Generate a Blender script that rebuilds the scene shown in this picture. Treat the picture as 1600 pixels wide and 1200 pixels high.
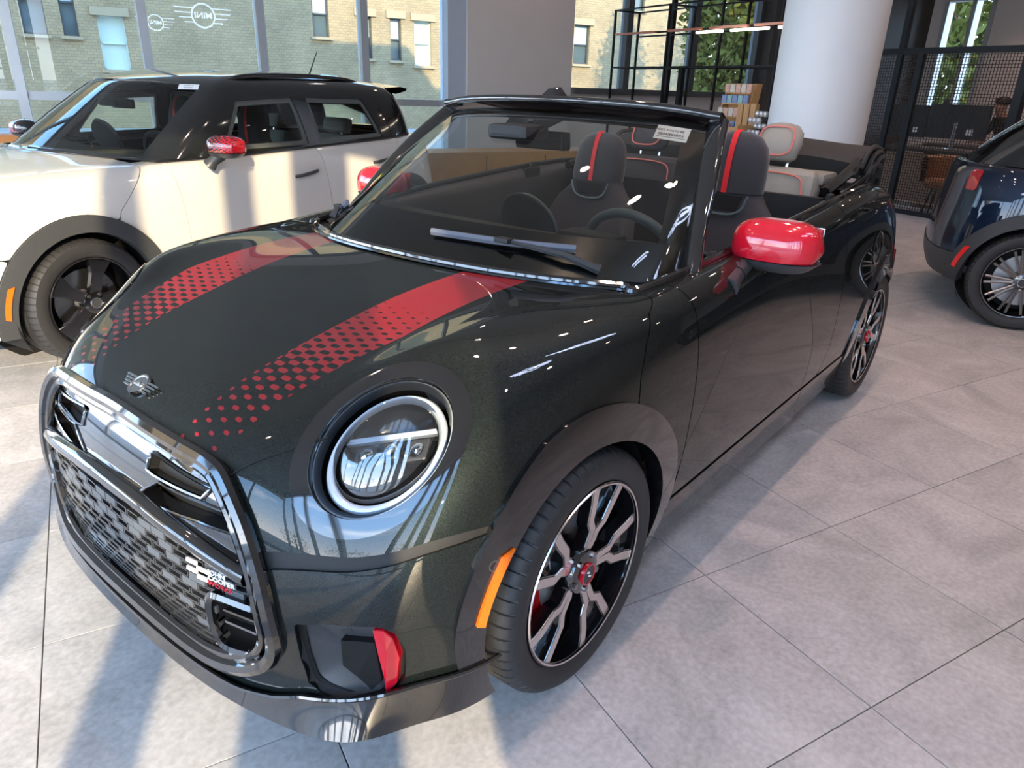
import bpy, bmesh, math, random
import numpy as np
from mathutils import Vector, Matrix
random.seed(7); rng=np.random.default_rng(7)
for o in list(bpy.data.objects): bpy.data.objects.remove(o)
SC=bpy.context.scene; COL=SC.collection
PI=math.pi
# ------------------------------------------------------------------ camera (phone lens, pitched down)
CY,CP,CR=3.8129,.3926,.0322
cd=bpy.data.cameras.new('camera'); CAM=bpy.data.objects.new('camera',cd); COL.objects.link(CAM); SC.camera=CAM
cd.sensor_fit='HORIZONTAL'; cd.sensor_width=36; cd.lens=36*1121.35/1600; cd.clip_start=.02; cd.clip_end=400
_f=Vector((math.cos(CY)*math.cos(CP),math.sin(CY)*math.cos(CP),-math.sin(CP))); _r=Vector((math.sin(CY),-math.cos(CY),0)); _u=_r.cross(_f)
_r2=_r*math.cos(CR)+_u*math.sin(CR); _u2=-_r*math.sin(CR)+_u*math.cos(CR)
_m=Matrix((_r2,_u2,-_f)).transposed().to_4x4(); _m.translation=Vector((1.2496,1.5902,1.4031)); CAM.matrix_world=_m
# ------------------------------------------------------------------ daylight
SUN_AZ=math.radians(52.1); SUN_EL=math.radians(20)
W=bpy.data.worlds.new('sky'); SC.world=W; W.use_nodes=True; nt=W.node_tree; nt.nodes.clear()
wo=nt.nodes.new('ShaderNodeOutputWorld'); bg=nt.nodes.new('ShaderNodeBackground'); sp=nt.nodes.new('ShaderNodeSeparateXYZ'); rp=nt.nodes.new('ShaderNodeValToRGB')
while len(rp.color_ramp.elements)<4: rp.color_ramp.elements.new(.5)
for e_,(po,co) in zip(rp.color_ramp.elements,((0,(.72,.73,.75)),(.15,(.40,.52,.69)),(.36,(.20,.365,.62)),(.9,(.12,.23,.44)))): e_.position=po; e_.color=(*co,1)
tc=nt.nodes.new('ShaderNodeTexCoord'); mp=nt.nodes.new('ShaderNodeMapping'); mp.inputs['Scale'].default_value=(1,1,3.2)
nz=nt.nodes.new('ShaderNodeTexNoise'); nz.inputs['Scale'].default_value=2.6; nz.inputs['Detail'].default_value=7; nz.inputs['Roughness'].default_value=.6
cr=nt.nodes.new('ShaderNodeValToRGB'); cr.color_ramp.elements[0].position=.55; cr.color_ramp.elements[1].position=.74
mx=nt.nodes.new('ShaderNodeMixRGB'); mx.inputs[2].default_value=(.62,.70,.82,1)
L=nt.links.new
L(tc.outputs['Generated'],mp.inputs['Vector']); L(mp.outputs[0],nz.inputs['Vector']); L(nz.outputs['Fac'],cr.inputs[0]); L(cr.outputs[0],mx.inputs[0])
L(tc.outputs['Generated'],sp.inputs[0]); L(sp.outputs[2],rp.inputs[0]); L(rp.outputs[0],mx.inputs[1]); L(mx.outputs[0],bg.inputs[0]); L(bg.outputs[0],wo.inputs[0]); bg.inputs[1].default_value=11.5
sl=bpy.data.lights.new('sun','SUN'); sl.energy=7.2; sl.color=(1,.79,.50); sl.angle=.0095
so=bpy.data.objects.new('sun',sl); COL.objects.link(so)
sd=Vector((math.cos(SUN_EL)*math.cos(SUN_AZ),math.cos(SUN_EL)*math.sin(SUN_AZ),math.sin(SUN_EL)))
so.rotation_euler=sd.to_track_quat('Z','Y').to_euler(); so.location=sd*30
VS=SC.view_settings; VS.view_transform='Standard'; VS.look='None'; VS.exposure=0.28; VS.gamma=1.0; VS.use_curve_mapping=False
SC.cycles.max_bounces=9; SC.cycles.diffuse_bounces=4; SC.cycles.glossy_bounces=4; SC.cycles.transparent_max_bounces=16
# ------------------------------------------------------------------ helpers
TA=2.7671; AX=Vector((math.cos(TA),math.sin(TA),0)); BX=Vector((-math.sin(TA),math.cos(TA),0))   # the tile grid's two directions
def AB(a,b,z=0): return AX*a+BX*b+Vector((0,0,z))
ABM=Matrix((AX,BX,Vector((0,0,1)))).transposed().to_4x4()
MATS={}
def mat(name,col=(.5,.5,.5),rough=.5,metal=0,coat=0,spec=.5,emit=None,es=0,noise=0,nscale=20,bump=0,bscale=80,ior=1.45,coatr=.03,sheen=0):
    if name in MATS: return MATS[name]
    m=bpy.data.materials.new(name); m.use_nodes=True; n=m.node_tree.nodes; l=m.node_tree.links.new; b=n['Principled BSDF']
    I=b.inputs; I['Base Color'].default_value=(*col,1); I['Roughness'].default_value=rough; I['Metallic'].default_value=metal
    I['Coat Weight'].default_value=coat; I['Coat Roughness'].default_value=coatr; I['Specular IOR Level'].default_value=spec; I['IOR'].default_value=ior
    if sheen: I['Sheen Weight'].default_value=sheen
    if emit: I['Emission Color'].default_value=(*emit,1); I['Emission Strength'].default_value=es
    t=n.new('ShaderNodeTexCoord')
    if noise:
        z=n.new('ShaderNodeTexNoise'); z.inputs['Scale'].default_value=nscale; z.inputs['Detail'].default_value=4; l(t.outputs['Object'],z.inputs['Vector'])
        r=n.new('ShaderNodeMixRGB'); r.inputs[1].default_value=(*[c*(1-noise) for c in col],1); r.inputs[2].default_value=(*[min(1,c*(1+noise)) for c in col],1)
        l(z.outputs['Fac'],r.inputs[0]); l(r.outputs[0],I['Base Color'])
    if bump:
        z=n.new('ShaderNodeTexNoise'); z.inputs['Scale'].default_value=bscale; z.inputs['Detail'].default_value=3; l(t.outputs['Object'],z.inputs['Vector'])
        bp=n.new('ShaderNodeBump'); bp.inputs['Strength'].default_value=bump; bp.inputs['Distance'].default_value=.002; l(z.outputs['Fac'],bp.inputs['Height']); l(bp.outputs[0],I['Normal'])
    MATS[name]=m; return m
def glass(name,tint=(.9,.95,.93),ior=1.5,refl=1.0,rough=0):
    if name in MATS: return MATS[name]
    m=bpy.data.materials.new(name); m.use_nodes=True; n=m.node_tree.nodes; l=m.node_tree.links.new; n.clear()
    o=n.new('ShaderNodeOutputMaterial'); mx=n.new('ShaderNodeMixShader'); t=n.new('ShaderNodeBsdfTransparent'); g=n.new('ShaderNodeBsdfGlossy'); fr=n.new('ShaderNodeFresnel')
    t.inputs[0].default_value=(*tint,1); g.inputs['Roughness'].default_value=rough; g.inputs[0].default_value=(refl,refl,refl,1); fr.inputs[0].default_value=ior
    l(fr.outputs[0],mx.inputs[0]); l(t.outputs[0],mx.inputs[1]); l(g.outputs[0],mx.inputs[2]); l(mx.outputs[0],o.inputs[0]); MATS[name]=m; return m
def link(name,me,m=None,parent=None):
    o=bpy.data.objects.new(name,me); COL.objects.link(o)
    if m is not None: me.materials.append(m)
    if parent is not None: o.parent=parent
    return o
def tag(o,label,cat,group=None):
    o['label']=label; o['category']=cat
    if group: o['group']=group
    return o
def struct(o): o['kind']='structure'; return o
def empty(name,loc=(0,0,0),rz=0):
    o=bpy.data.objects.new(name,None); COL.objects.link(o); o.empty_display_size=.1; o.location=loc; o.rotation_euler=(0,0,rz); return o
class MB:
    def __init__(s): s.v=[]; s.f=[]; s.sm=[]
    def add(s,v,f,smooth=False,M=None):
        o=len(s.v); s.v+= [tuple(M@Vector(p)) if M is not None else tuple(p) for p in v]; s.f+=[tuple(i+o for i in q) for q in f]; s.sm+=[smooth]*len(f); return s
    def box(s,c,d,M=None,bev=0):
        x,y,z=(k/2 for k in d)
        if bev<=0:
            v=[(c[0]+a*x,c[1]+b*y,c[2]+e*z) for a in(-1,1) for b in(-1,1) for e in(-1,1)]
            return s.add(v,[(0,1,3,2),(4,6,7,5),(0,4,5,1),(2,3,7,6),(0,2,6,4),(1,5,7,3)],M=M)
        bm=bmesh.new(); bmesh.ops.create_cube(bm,size=1); 
        for w in bm.verts: w.co=Vector((w.co.x*d[0],w.co.y*d[1],w.co.z*d[2]))
        bmesh.ops.bevel(bm,geom=bm.edges[:],offset=min(bev,min(d)*.49),segments=2,affect='EDGES',profile=.7)
        bm.verts.index_update(); v=[tuple(w.co+Vector(c)) for w in bm.verts]; f=[tuple(w.index for w in q.verts) for q in bm.faces]; bm.free()
        return s.add(v,f,M=M)
    def tube(s,pts,r,n=8,closed=False,M=None,cap=True,flat=1.0,up=None):
        P=[Vector(p) for p in pts]; N=len(P); v=[]; f=[]; rr=r if hasattr(r,'__len__') else [r]*N
        pu=None
        for i,p in enumerate(P):
            t=(P[(i+1)%N]-P[i-1]) if closed else (P[min(i+1,N-1)]-P[max(i-1,0)])
            t=t.normalized() if t.length>1e-9 else Vector((0,0,1))
            u=Vector(up) if up is not None else pu
            if u is None: u=Vector((0,0,1)) if abs(t.z)<.9 else Vector((1,0,0))
            a=t.cross(u); a=a.normalized() if a.length>1e-6 else t.orthogonal().normalized(); b=a.cross(t).normalized()
            if up is None: pu=b
            v+=[tuple(p+(a*math.cos(2*PI*k/n)+b*math.sin(2*PI*k/n)*flat)*rr[i]) for k in range(n)]
        for i in range(N if closed else N-1):
            for k in range(n):
                j=(i+1)%N; f.append((i*n+k,i*n+(k+1)%n,j*n+(k+1)%n,j*n+k))
        if cap and not closed: f+=[tuple(range(n))[::-1],tuple((N-1)*n+k for k in range(n))]
        return s.add(v,f,True,M)
    def lathe(s,prof,n=48,M=None,a0=0,a1=2*PI,axis='z'):
        full=abs(a1-a0-2*PI)<1e-6; m=n if full else n+1; v=[]; f=[]; K=len(prof)
        for i in range(m):
            a=a0+(a1-a0)*i/n
            for r,h in prof:
                c=(r*math.cos(a),r*math.sin(a),h); v.append(c if axis=='z' else ((c[0],c[2],c[1]) if axis=='y' else (c[2],c[0],c[1])))
        for i in range(n):
            j=(i+1)%m
            for k in range(K-1): f.append((i*K+k,j*K+k,j*K+k+1,i*K+k+1))
        return s.add(v,f,True,M)
    def prism(s,poly,z0,z1,M=None,smooth=False):
        n=len(poly); v=[(x,y,z0) for x,y in poly]+[(x,y,z1) for x,y in poly]
        return s.add(v,[tuple(range(n))[::-1],tuple(range(n,2*n))]+[(i,(i+1)%n,n+(i+1)%n,n+i) for i in range(n)],smooth,M)
    def build(s,name,m,parent=None,bevel=0,auto=40,fix=True):
        me=bpy.data.meshes.new(name); me.from_pydata(s.v,[],s.f)
        me.polygons.foreach_set('use_smooth',s.sm)
        if fix:
            bm=bmesh.new(); bm.from_mesh(me); bmesh.ops.recalc_face_normals(bm,faces=bm.faces[:]); bm.to_mesh(me); bm.free()
        me.update(); o=link(name,me,m,parent)
        if any(s.sm): me.set_sharp_from_angle(angle=math.radians(auto))
        if bevel:
            b=o.modifiers.new('bevel','BEVEL'); b.width=bevel; b.segments=2; b.limit_method='ANGLE'
        return o
def sub(o,lv=2):
    m=o.modifiers.new('subdivision','SUBSURF'); m.levels=lv; m.render_levels=lv; return o
def copyobj(o,parent=None):
    c=o.copy(); COL.objects.link(c); c.parent=parent; return c
def loftgrid(name,G,m,parent=None,closeu=False,closev=False,caps=False):
    """G: rows of points -> smooth quad mesh"""
    R=len(G); K=len(G[0]); b=MB(); f=[]
    for i in range(R if closeu else R-1):
        for k in range(K if closev else K-1): f.append((i*K+k,i*K+(k+1)%K,((i+1)%R)*K+(k+1)%K,((i+1)%R)*K+k))
    if caps: f+=[tuple(range(K)),tuple((R-1)*K+k for k in range(K))]
    b.add([p for r in G for p in r],f,True); return b.build(name,m,parent,auto=60)
def textobj(name,body,size,m,parent=None,M=None,ext=.001,align='CENTER',bold=False,sx=1):
    c=bpy.data.curves.new(name,'FONT'); c.body=body; c.size=size; c.extrude=ext; c.align_x=align; c.align_y='CENTER'
    if bold: c.offset=size*.018
    t=bpy.data.objects.new(name,c); COL.objects.link(t); dg=bpy.context.evaluated_depsgraph_get(); me=bpy.data.meshes.new_from_object(t.evaluated_get(dg)); bpy.data.objects.remove(t); bpy.data.curves.remove(c)
    if sx!=1:
        for v in me.vertices: v.co.x*=sx
    if M is not None: me.transform(M)
    me.name=name; me.materials.clear(); return link(name,me,m,parent)
def frame(o,n,up=(0,0,1)):
    """matrix with +z = n, +y ~ up at o"""
    n=Vector(n).normalized(); x=Vector(up).cross(n).normalized(); y=n.cross(x); M=Matrix((x,y,n)).transposed().to_4x4(); M.translation=Vector(o); return M
# ------------------------------------------------------------------ smooth body surfaces, cut into panels
# ---- main car control net: stations (columns) x rings, ring 0 = cowl / belt, ring 10 = bottom edge
CN=[
[(-.17,0,.937),(.08,0,.903),(.30,0,.853),(.48,0,.803),(.60,0,.752),(.672,0,.69),(.708,0,.60),(.722,0,.48),(.724,0,.35),(.706,0,.25),(.724,0,.172)],
[(-.178,.15,.936),(.068,.155,.906),(.285,.16,.857),(.465,.165,.808),(.588,.17,.756),(.666,.17,.692),(.703,.174,.60),(.717,.178,.48),(.72,.182,.35),(.702,.185,.25),(.72,.19,.172)],
[(-.20,.30,.934),(.03,.31,.912),(.24,.32,.870),(.42,.33,.825),(.54,.34,.772),(.637,.35,.70),(.682,.36,.60),(.698,.368,.48),(.703,.372,.35),(.686,.378,.25),(.704,.387,.172)],
[(-.24,.42,.93),(-.04,.435,.919),(.15,.45,.893),(.31,.46,.86),(.425,.468,.818),(.53,.49,.752),(.602,.515,.65),(.637,.532,.53),(.652,.537,.40),(.645,.53,.27),(.668,.548,.172)],
[(-.29,.52,.925),(-.12,.535,.925),(.06,.55,.917),(.20,.56,.905),(.305,.573,.882),(.415,.618,.75),(.50,.655,.63),(.543,.678,.52),(.56,.683,.40),(.57,.672,.28),(.612,.692,.172)],
[(-.34,.59,.92),(-.19,.61,.925),(-.05,.63,.924),(.08,.652,.915),(.185,.682,.885),(.285,.73,.80),(.362,.768,.69),(.41,.785,.56),(.435,.777,.42),(.452,.75,.28),(.485,.752,.172)],
[(-.38,.64,.915),(-.26,.67,.925),(-.14,.70,.922),(-.03,.727,.908),(.06,.758,.872),(.14,.792,.80),(.20,.82,.69),(.24,.833,.56),(.28,.832,.42),(.312,.825,.28),(.328,.818,.165)],
[(-.40,.67,.912),(-.32,.705,.924),(-.25,.74,.921),(-.18,.775,.905),(-.13,.808,.865),(-.09,.832,.79),(-.06,.85,.68),(-.04,.857,.55),(-.03,.852,.42),(-.03,.832,.29),(-.03,.805,.16)],
[(-.424,.70,.912),(-.42,.74,.925),(-.42,.775,.922),(-.42,.81,.905),(-.42,.84,.865),(-.42,.858,.79),(-.42,.866,.69),(-.42,.868,.56),(-.42,.86,.42),(-.42,.84,.29),(-.42,.81,.16)],
[(-.90,.755,.965),(-.90,.785,.966),(-.90,.812,.957),(-.90,.835,.932),(-.90,.852,.88),(-.90,.862,.79),(-.90,.868,.68),(-.90,.868,.55),(-.90,.86,.42),(-.90,.84,.29),(-.90,.808,.16)],
[(-1.5,.765,1.008),(-1.5,.795,1.008),(-1.5,.82,.997),(-1.5,.84,.968),(-1.5,.855,.905),(-1.5,.863,.80),(-1.5,.868,.68),(-1.5,.868,.55),(-1.5,.86,.42),(-1.5,.84,.29),(-1.5,.808,.16)],
[(-2.0,.76,1.035),(-2.0,.79,1.035),(-2.0,.816,1.023),(-2.0,.838,.99),(-2.0,.857,.92),(-2.0,.868,.81),(-2.0,.872,.69),(-2.0,.872,.56),(-2.0,.864,.43),(-2.0,.843,.30),(-2.0,.81,.17)],
[(-2.45,.72,1.03),(-2.46,.75,1.03),(-2.48,.78,1.018),(-2.49,.81,.985),(-2.5,.838,.92),(-2.5,.858,.82),(-2.5,.868,.70),(-2.5,.870,.57),(-2.5,.862,.44),(-2.5,.842,.31),(-2.5,.81,.18)],
[(-2.70,.60,1.01),(-2.735,.63,1.008),(-2.77,.665,.995),(-2.80,.70,.965),(-2.82,.735,.91),(-2.835,.765,.82),(-2.845,.785,.70),(-2.85,.795,.57),(-2.85,.79,.44),(-2.84,.775,.31),(-2.82,.75,.19)],
[(-2.80,.35,1.0),(-2.85,.37,.995),(-2.90,.40,.98),(-2.94,.42,.95),(-2.97,.44,.90),(-2.995,.46,.81),(-3.01,.475,.70),(-3.03,.48,.57),(-3.04,.48,.44),(-3.02,.47,.31),(-2.99,.46,.19)],
[(-2.82,0,1.0),(-2.88,0,.995),(-2.93,0,.98),(-2.97,0,.95),(-3.005,0,.90),(-3.035,0,.81),(-3.055,0,.70),(-3.08,0,.57),(-3.09,0,.44),(-3.07,0,.31),(-3.04,0,.19)],
]
def bsp_w(n,ts):
    # cubic b-spline with clamped-by-reflection ends: returns idx(4), w(4)
    k=np.clip(np.floor(ts).astype(int),0,n-2);t=ts-k
    w=np.stack([(1-t)**3,3*t**3-6*t**2+4,-3*t**3+3*t**2+3*t+1,t**3],-1)/6
    return k,w
class Surf:
    def __init__(s,net,sym_u0=True,sym_u1=True,corr=.7):
        P=np.array(net,float);s.nu,s.nv=P.shape[:2];s.s0,s.s1=sym_u0,sym_u1
        C=P.copy()
        for _ in range(2):
            E=s.pad(C);B=(E[:-2,1:-1]+4*E[1:-1,1:-1]+E[2:,1:-1])/6
            E2=s.pad(B);B=(E2[1:-1,:-2]+4*E2[1:-1,1:-1]+E2[1:-1,2:])/6
            C=C+corr*(P-B)
        s.E=s.pad(C)
    def pad(s,C):
        nu,nv=C.shape[:2];E=np.zeros((nu+2,nv+2,3));E[1:-1,1:-1]=C
        m=np.array([1,-1,1])
        E[0,1:-1]=C[1]*m if s.s0 else 2*C[0]-C[1]
        E[-1,1:-1]=C[-2]*m if s.s1 else 2*C[-1]-C[-2]
        E[:,0]=2*E[:,1]-E[:,2];E[:,-1]=2*E[:,-2]-E[:,-3]
        return E
    def ev(s,u,v):
        u=np.asarray(u,float);v=np.asarray(v,float)
        ku,wu=bsp_w(s.nu,u);kv,wv=bsp_w(s.nv,v);o=np.zeros(u.shape+(3,))
        for a in range(4):
            for b in range(4):o+=(wu[...,a]*wv[...,b])[...,None]*s.E[ku+a,kv+b]
        return o
    def nrm(s,u,v,e=1e-3):
        u=np.asarray(u,float);v=np.asarray(v,float)
        du=s.ev(np.minimum(u+e,s.nu-1),v)-s.ev(np.maximum(u-e,0),v);dv=s.ev(u,np.minimum(v+e,s.nv-1))-s.ev(u,np.maximum(v-e,0))
        n=np.cross(dv,du)*(-1 if getattr(s,'fl',False) else 1);return n/np.maximum(np.linalg.norm(n,axis=-1,keepdims=True),1e-12)

def sdpoly(pts):
    V=np.array(pts,float)
    def f(a,b):
        d=np.full(a.shape,1e9); s=np.ones(a.shape)
        for i in range(len(V)):
            p=V[i]; q=V[i-1]; e=q-p; wx=a-p[0]; wy=b-p[1]; t=np.clip((wx*e[0]+wy*e[1])/(e@e),0,1)
            d=np.minimum(d,(wx-e[0]*t)**2+(wy-e[1]*t)**2)
            c1=b>=p[1]; c2=b<q[1]; c3=e[0]*wy>e[1]*wx
            s=np.where((c1&c2&c3)|(~c1&~c2&~c3),-s,s)
        return s*np.sqrt(d)
    return f
def sdline(pts,a,b):
    V=np.array(pts,float); d=np.full(a.shape,1e9)
    for p,q in zip(V[:-1],V[1:]):
        e=q-p; t=np.clip(((a-p[0])*e[0]+(b-p[1])*e[1])/(e@e),0,1); d=np.minimum(d,np.hypot(a-p[0]-e[0]*t,b-p[1]-e[1]*t))
    return d
def panel(name,S,f,m,parent,off=0.,thick=.014,side=1,sym=False,u=(0,None),v=(0,None),ru=16,rv=14,rim=True):
    u0,u1=u[0],(S.nu-1 if u[1] is None else u[1]); v0,v1=v[0],(S.nv-1 if v[1] is None else v[1])
    nu=int((u1-u0)*ru)+1; nv=int((v1-v0)*rv)+1
    UU,VV=np.meshgrid(np.linspace(u0,u1,nu),np.linspace(v0,v1,nv),indexing='ij'); P=S.ev(UU,VV); F=f(P[...,0],P[...,1],P[...,2],UU,VV)
    F=np.where(np.abs(F)<1e-9,1e-9,F); ins=F>0; idx={}; uv=[]; polys=[]
    def gv(i,j):
        k=i*nv+j
        if k not in idx: idx[k]=len(uv); uv.append((UU[i,j],VV[i,j]))
        return idx[k]
    def ge(a,b):
        k=(a,b) if a<b else (b,a)
        if k not in idx:
            i,j=divmod(k[0],nv); p,q=divmod(k[1],nv); t=F[i,j]/(F[i,j]-F[p,q]); idx[k]=len(uv); uv.append((UU[i,j]+t*(UU[p,q]-UU[i,j]),VV[i,j]+t*(VV[p,q]-VV[i,j])))
        return idx[k]
    cnt=ins[:-1,:-1].astype(int)+ins[1:,:-1]+ins[1:,1:]+ins[:-1,1:]
    for i,j in zip(*np.nonzero(cnt)):
        c=[(i,j),(i,j+1),(i+1,j+1),(i+1,j)]
        if cnt[i,j]==4: polys.append([gv(*k) for k in c]); continue
        q=[]
        for a in range(4):
            k0=c[a]; k1=c[(a+1)%4]
            if ins[k0]: q.append(gv(*k0))
            if ins[k0]!=ins[k1]: q.append(ge(k0[0]*nv+k0[1],k1[0]*nv+k1[1]))
        if len(q)>2: polys.append(q)
    if not uv: print('EMPTY PANEL',name); return None
    if getattr(S,'fl',False): polys=[q[::-1] for q in polys]
    uv=np.array(uv); X=S.ev(uv[:,0],uv[:,1]); N=S.nrm(uv[:,0],uv[:,1]); X=X+N*off
    n0=len(X)
    if sym:
        mm=np.array([1,-1,1]); onc=np.abs(X[:,1])<1e-5; X[onc,1]=0; N[onc,1]=0
        mp=np.where(onc,np.arange(n0),0); k=n0; ex=[]
        for i in range(n0):
            if not onc[i]: mp[i]=k; k+=1; ex.append(i)
        X=np.vstack([X,X[ex]*mm]); N=np.vstack([N,N[ex]*mm]); polys=polys+[[int(mp[i]) for i in q][::-1] for q in polys]
    elif side<0:
        X=X*[1,-1,1]; N=N*[1,-1,1]; polys=[q[::-1] for q in polys]
    nout=len(X)
    if rim and thick:
        ed={}
        for q in polys:
            for a,b in zip(q,q[1:]+q[:1]):
                if (b,a) in ed: del ed[(b,a)]
                else: ed[(a,b)]=1
        bx={}; XB=[]; NB=[]
        def bv(i,o):
            if (i,o) not in bx: bx[(i,o)]=nout+len(XB); XB.append(X[i]-N[i]*(thick if o else 0)); NB.append(np.zeros(3))
            return bx[(i,o)]
        for a,b in ed:
            q=[bv(b,0),bv(a,0),bv(a,1),bv(b,1)]; polys.append(q)
            e=np.cross(X[b]-X[a],N[a]); 
            for i in q: NB[i-nout]=NB[i-nout]+e
        if XB:
            NB=np.array(NB); NB/=np.maximum(np.linalg.norm(NB,axis=1,keepdims=True),1e-9); X=np.vstack([X,XB]); N=np.vstack([N,NB])
    me=bpy.data.meshes.new(name); me.from_pydata(X.tolist(),[],polys); me.polygons.foreach_set('use_smooth',[True]*len(polys))
    me.update(); me.normals_split_custom_set_from_vertices(N.tolist()); return link(name,me,m,parent)
def shooter(S,u=(0,None),v=(0,None)):
    u1=S.nu-1 if u[1] is None else u[1]; v1=S.nv-1 if v[1] is None else v[1]
    UU,VV=np.meshgrid(np.linspace(u[0],u1,220),np.linspace(v[0],v1,160),indexing='ij'); G=S.ev(UU,VV).reshape(-1,3); NN=S.nrm(UU,VV).reshape(-1,3); UF,VF=UU.ravel(),VV.ravel()
    def shoot(o,d,off=0.):
        o=np.array(o,float); d=np.array(d,float)/np.linalg.norm(d); e1=np.cross(d,[0.31,.2,.93]); e1/=np.linalg.norm(e1); e2=np.cross(d,e1)
        r=G-o; q=(r@e1)**2+(r@e2)**2+np.where(NN@d<.1,0,1e3); i=np.argmin(q); a,b=UF[i],VF[i]
        for _ in range(6):
            h=1e-4; p0=S.ev(a,b); ja=(S.ev(a+h,b)-p0)/h; jb=(S.ev(a,b+h)-p0)/h; J=np.array([[ja@e1,jb@e1],[ja@e2,jb@e2]]); rr=np.array([(p0-o)@e1,(p0-o)@e2])
            try: s=np.linalg.solve(J,-rr)
            except Exception: break
            a=np.clip(a+np.clip(s[0],-.3,.3),0,S.nu-1.001); b=np.clip(b+np.clip(s[1],-.3,.3),0,S.nv-1.001)
        p=S.ev(a,b); n=S.nrm(a,b); return p+n*off,n
    return shoot
def crspline(pts,n=8,closed=False):
    P=[np.array(p,float) for p in pts]; N=len(P); out=[]
    for i in range(N if closed else N-1):
        g=lambda k:P[k%N] if closed else P[min(max(k,0),N-1)]
        a,b,c,d=g(i-1),g(i),g(i+1),g(i+2)
        for k in range(n):
            t=k/n; out.append(.5*((2*b)+(-a+c)*t+(2*a-5*b+4*c-d)*t*t+(-a+3*b-3*c+d)*t**3))
    if not closed: out.append(P[-1])
    return out
def decal(name,S_shoot,poly2,org,dirn,xa,ya,m,parent,off=.002,thick=.003,grid=None):
    """thin plate of outline poly2 (in the xa,ya plane at org) laid on the surface"""
    n=len(poly2); top=[];bot=[]
    for a,b in poly2:
        p,nn=S_shoot(np.array(org)+np.array(xa)*a+np.array(ya)*b,dirn); top.append(p+nn*(off+thick)); bot.append(p+nn*off)
    b=MB(); b.add([tuple(p) for p in top+bot],[tuple(range(n))]+[(i,(i+1)%n,n+(i+1)%n,n+i) for i in range(n)]); return b.build(name,m,parent)
# ------------------------------------------------------------------ materials of the cars
def paint_mat(name,base,flake=(.013,.018,.016),metal=.6,rough=.5,stripes=False):
    m=mat(name,base,rough,metal,coat=1,coatr=.01); m.node_tree.nodes['Principled BSDF'].inputs['Coat IOR'].default_value=1.5; m.node_tree.nodes['Principled BSDF'].inputs['Specular Tint'].default_value=(.12,.16,.16,1); n=m.node_tree.nodes; l=m.node_tree.links.new; b=n['Principled BSDF']
    t=n.new('ShaderNodeTexCoord'); v=n.new('ShaderNodeTexVoronoi'); v.inputs['Scale'].default_value=900; l(t.outputs['Object'],v.inputs['Vector'])
    r=n.new('ShaderNodeMixRGB'); r.inputs[1].default_value=(*base,1); r.inputs[2].default_value=(*[a+c for a,c in zip(base,flake)],1)
    s=n.new('ShaderNodeSeparateColor'); l(v.outputs['Color'],s.inputs[0]); pw=n.new('ShaderNodeMath'); pw.operation='POWER'; pw.inputs[1].default_value=3; l(s.outputs[0],pw.inputs[0]); l(pw.outputs[0],r.inputs[0])
    last=r.outputs[0]
    if stripes:
        def M(op,a,c=None,d=None):
            k=n.new('ShaderNodeMath'); k.operation=op
            for i,w in enumerate((a,c,d)):
                if w is None: continue
                if isinstance(w,(int,float)): k.inputs[i].default_value=w
                else: l(w,k.inputs[i])
            return k.outputs[0]
        sx=n.new('ShaderNodeSeparateXYZ'); l(t.outputs['Object'],sx.inputs[0]); x,y=sx.outputs[0],M('ABSOLUTE',sx.outputs[1])
        inner=M('MULTIPLY_ADD',x,-.055,.268); outer=M('SUBTRACT',.456,M('MULTIPLY',M('MAXIMUM',M('SUBTRACT',x,.22),0),.25))
        band=M('MULTIPLY',M('GREATER_THAN',y,inner),M('LESS_THAN',y,outer))
        p=M('MULTIPLY',M('COSINE',M('MULTIPLY',x,PI/.0148)),M('COSINE',M('MULTIPLY',M('SUBTRACT',y,.27),PI/.0325)))
        th=M('DIVIDE',M('SUBTRACT',x,.385),.30); hx=M('GREATER_THAN',p,th)
        # thin the pattern before the solid part
        k=M('MULTIPLY',band,hx); k=M('MULTIPLY',k,M('LESS_THAN',x,.648))
        rr=n.new('ShaderNodeMixRGB'); l(k,rr.inputs[0]); l(last,rr.inputs[1]); rr.inputs[2].default_value=(.24,.008,.014,1); last=rr.outputs[0]
        mm=M('MULTIPLY',M('SUBTRACT',1,k),metal); l(mm,b.inputs['Metallic'])
    l(last,b.inputs['Base Color']); return m
PAINT=paint_mat('black green metallic paint',(.0075,.0105,.0105))
HOODP=paint_mat('black paint with red hood stripes',(.0075,.0105,.0105),stripes=True)
GLOSS=mat('gloss black plastic',(.006,.006,.007),.06,coat=1,ior=1.6)
SATIN=mat('satin black plastic',(.04,.042,.045),.35,noise=.15,nscale=60)
MATTE=mat('matte black plastic',(.014,.015,.016),.6,bump=.2,bscale=400)
DARK=mat('dark cavity',(.004,.004,.004),.8,noise=.2)
RED=mat('gloss red plastic',(.62,.008,.025),.12,coat=1,noise=.06,nscale=4)
REDC=mat('red caliper enamel',(.5,.01,.015),.25,coat=.6,noise=.1)
CHROME=mat('polished metal',(.75,.76,.78),.12,1,noise=.05)
MACH=mat('machined alloy',(.78,.72,.70),.22,1,noise=.06,nscale=90)
GREYM=mat('grey satin metal',(.32,.33,.34),.3,1,noise=.1)
RUBBER=mat('tyre rubber',(.028,.028,.029),.55,noise=.2,nscale=40,bump=.15,bscale=300)
WHITE=mat('white print',(.85,.87,.88),.4,noise=.03)
BLUEW=mat('pale blue label paper',(.86,.91,.97),.5,noise=.03)
INK=mat('dark print',(.04,.04,.06),.5,noise=.1)
ORANGE=mat('amber reflector',(.70,.14,.004),.25,coat=.6,noise=.15,nscale=120,emit=(1,.25,0),es=.0)
LENS=glass('clear lens',(.88,.91,.95),2.1)
SCREEN=glass('windscreen glass',(.80,.85,.80),1.52)
SIDEG=glass('side window glass',(.93,.97,.92),1.4)
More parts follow.
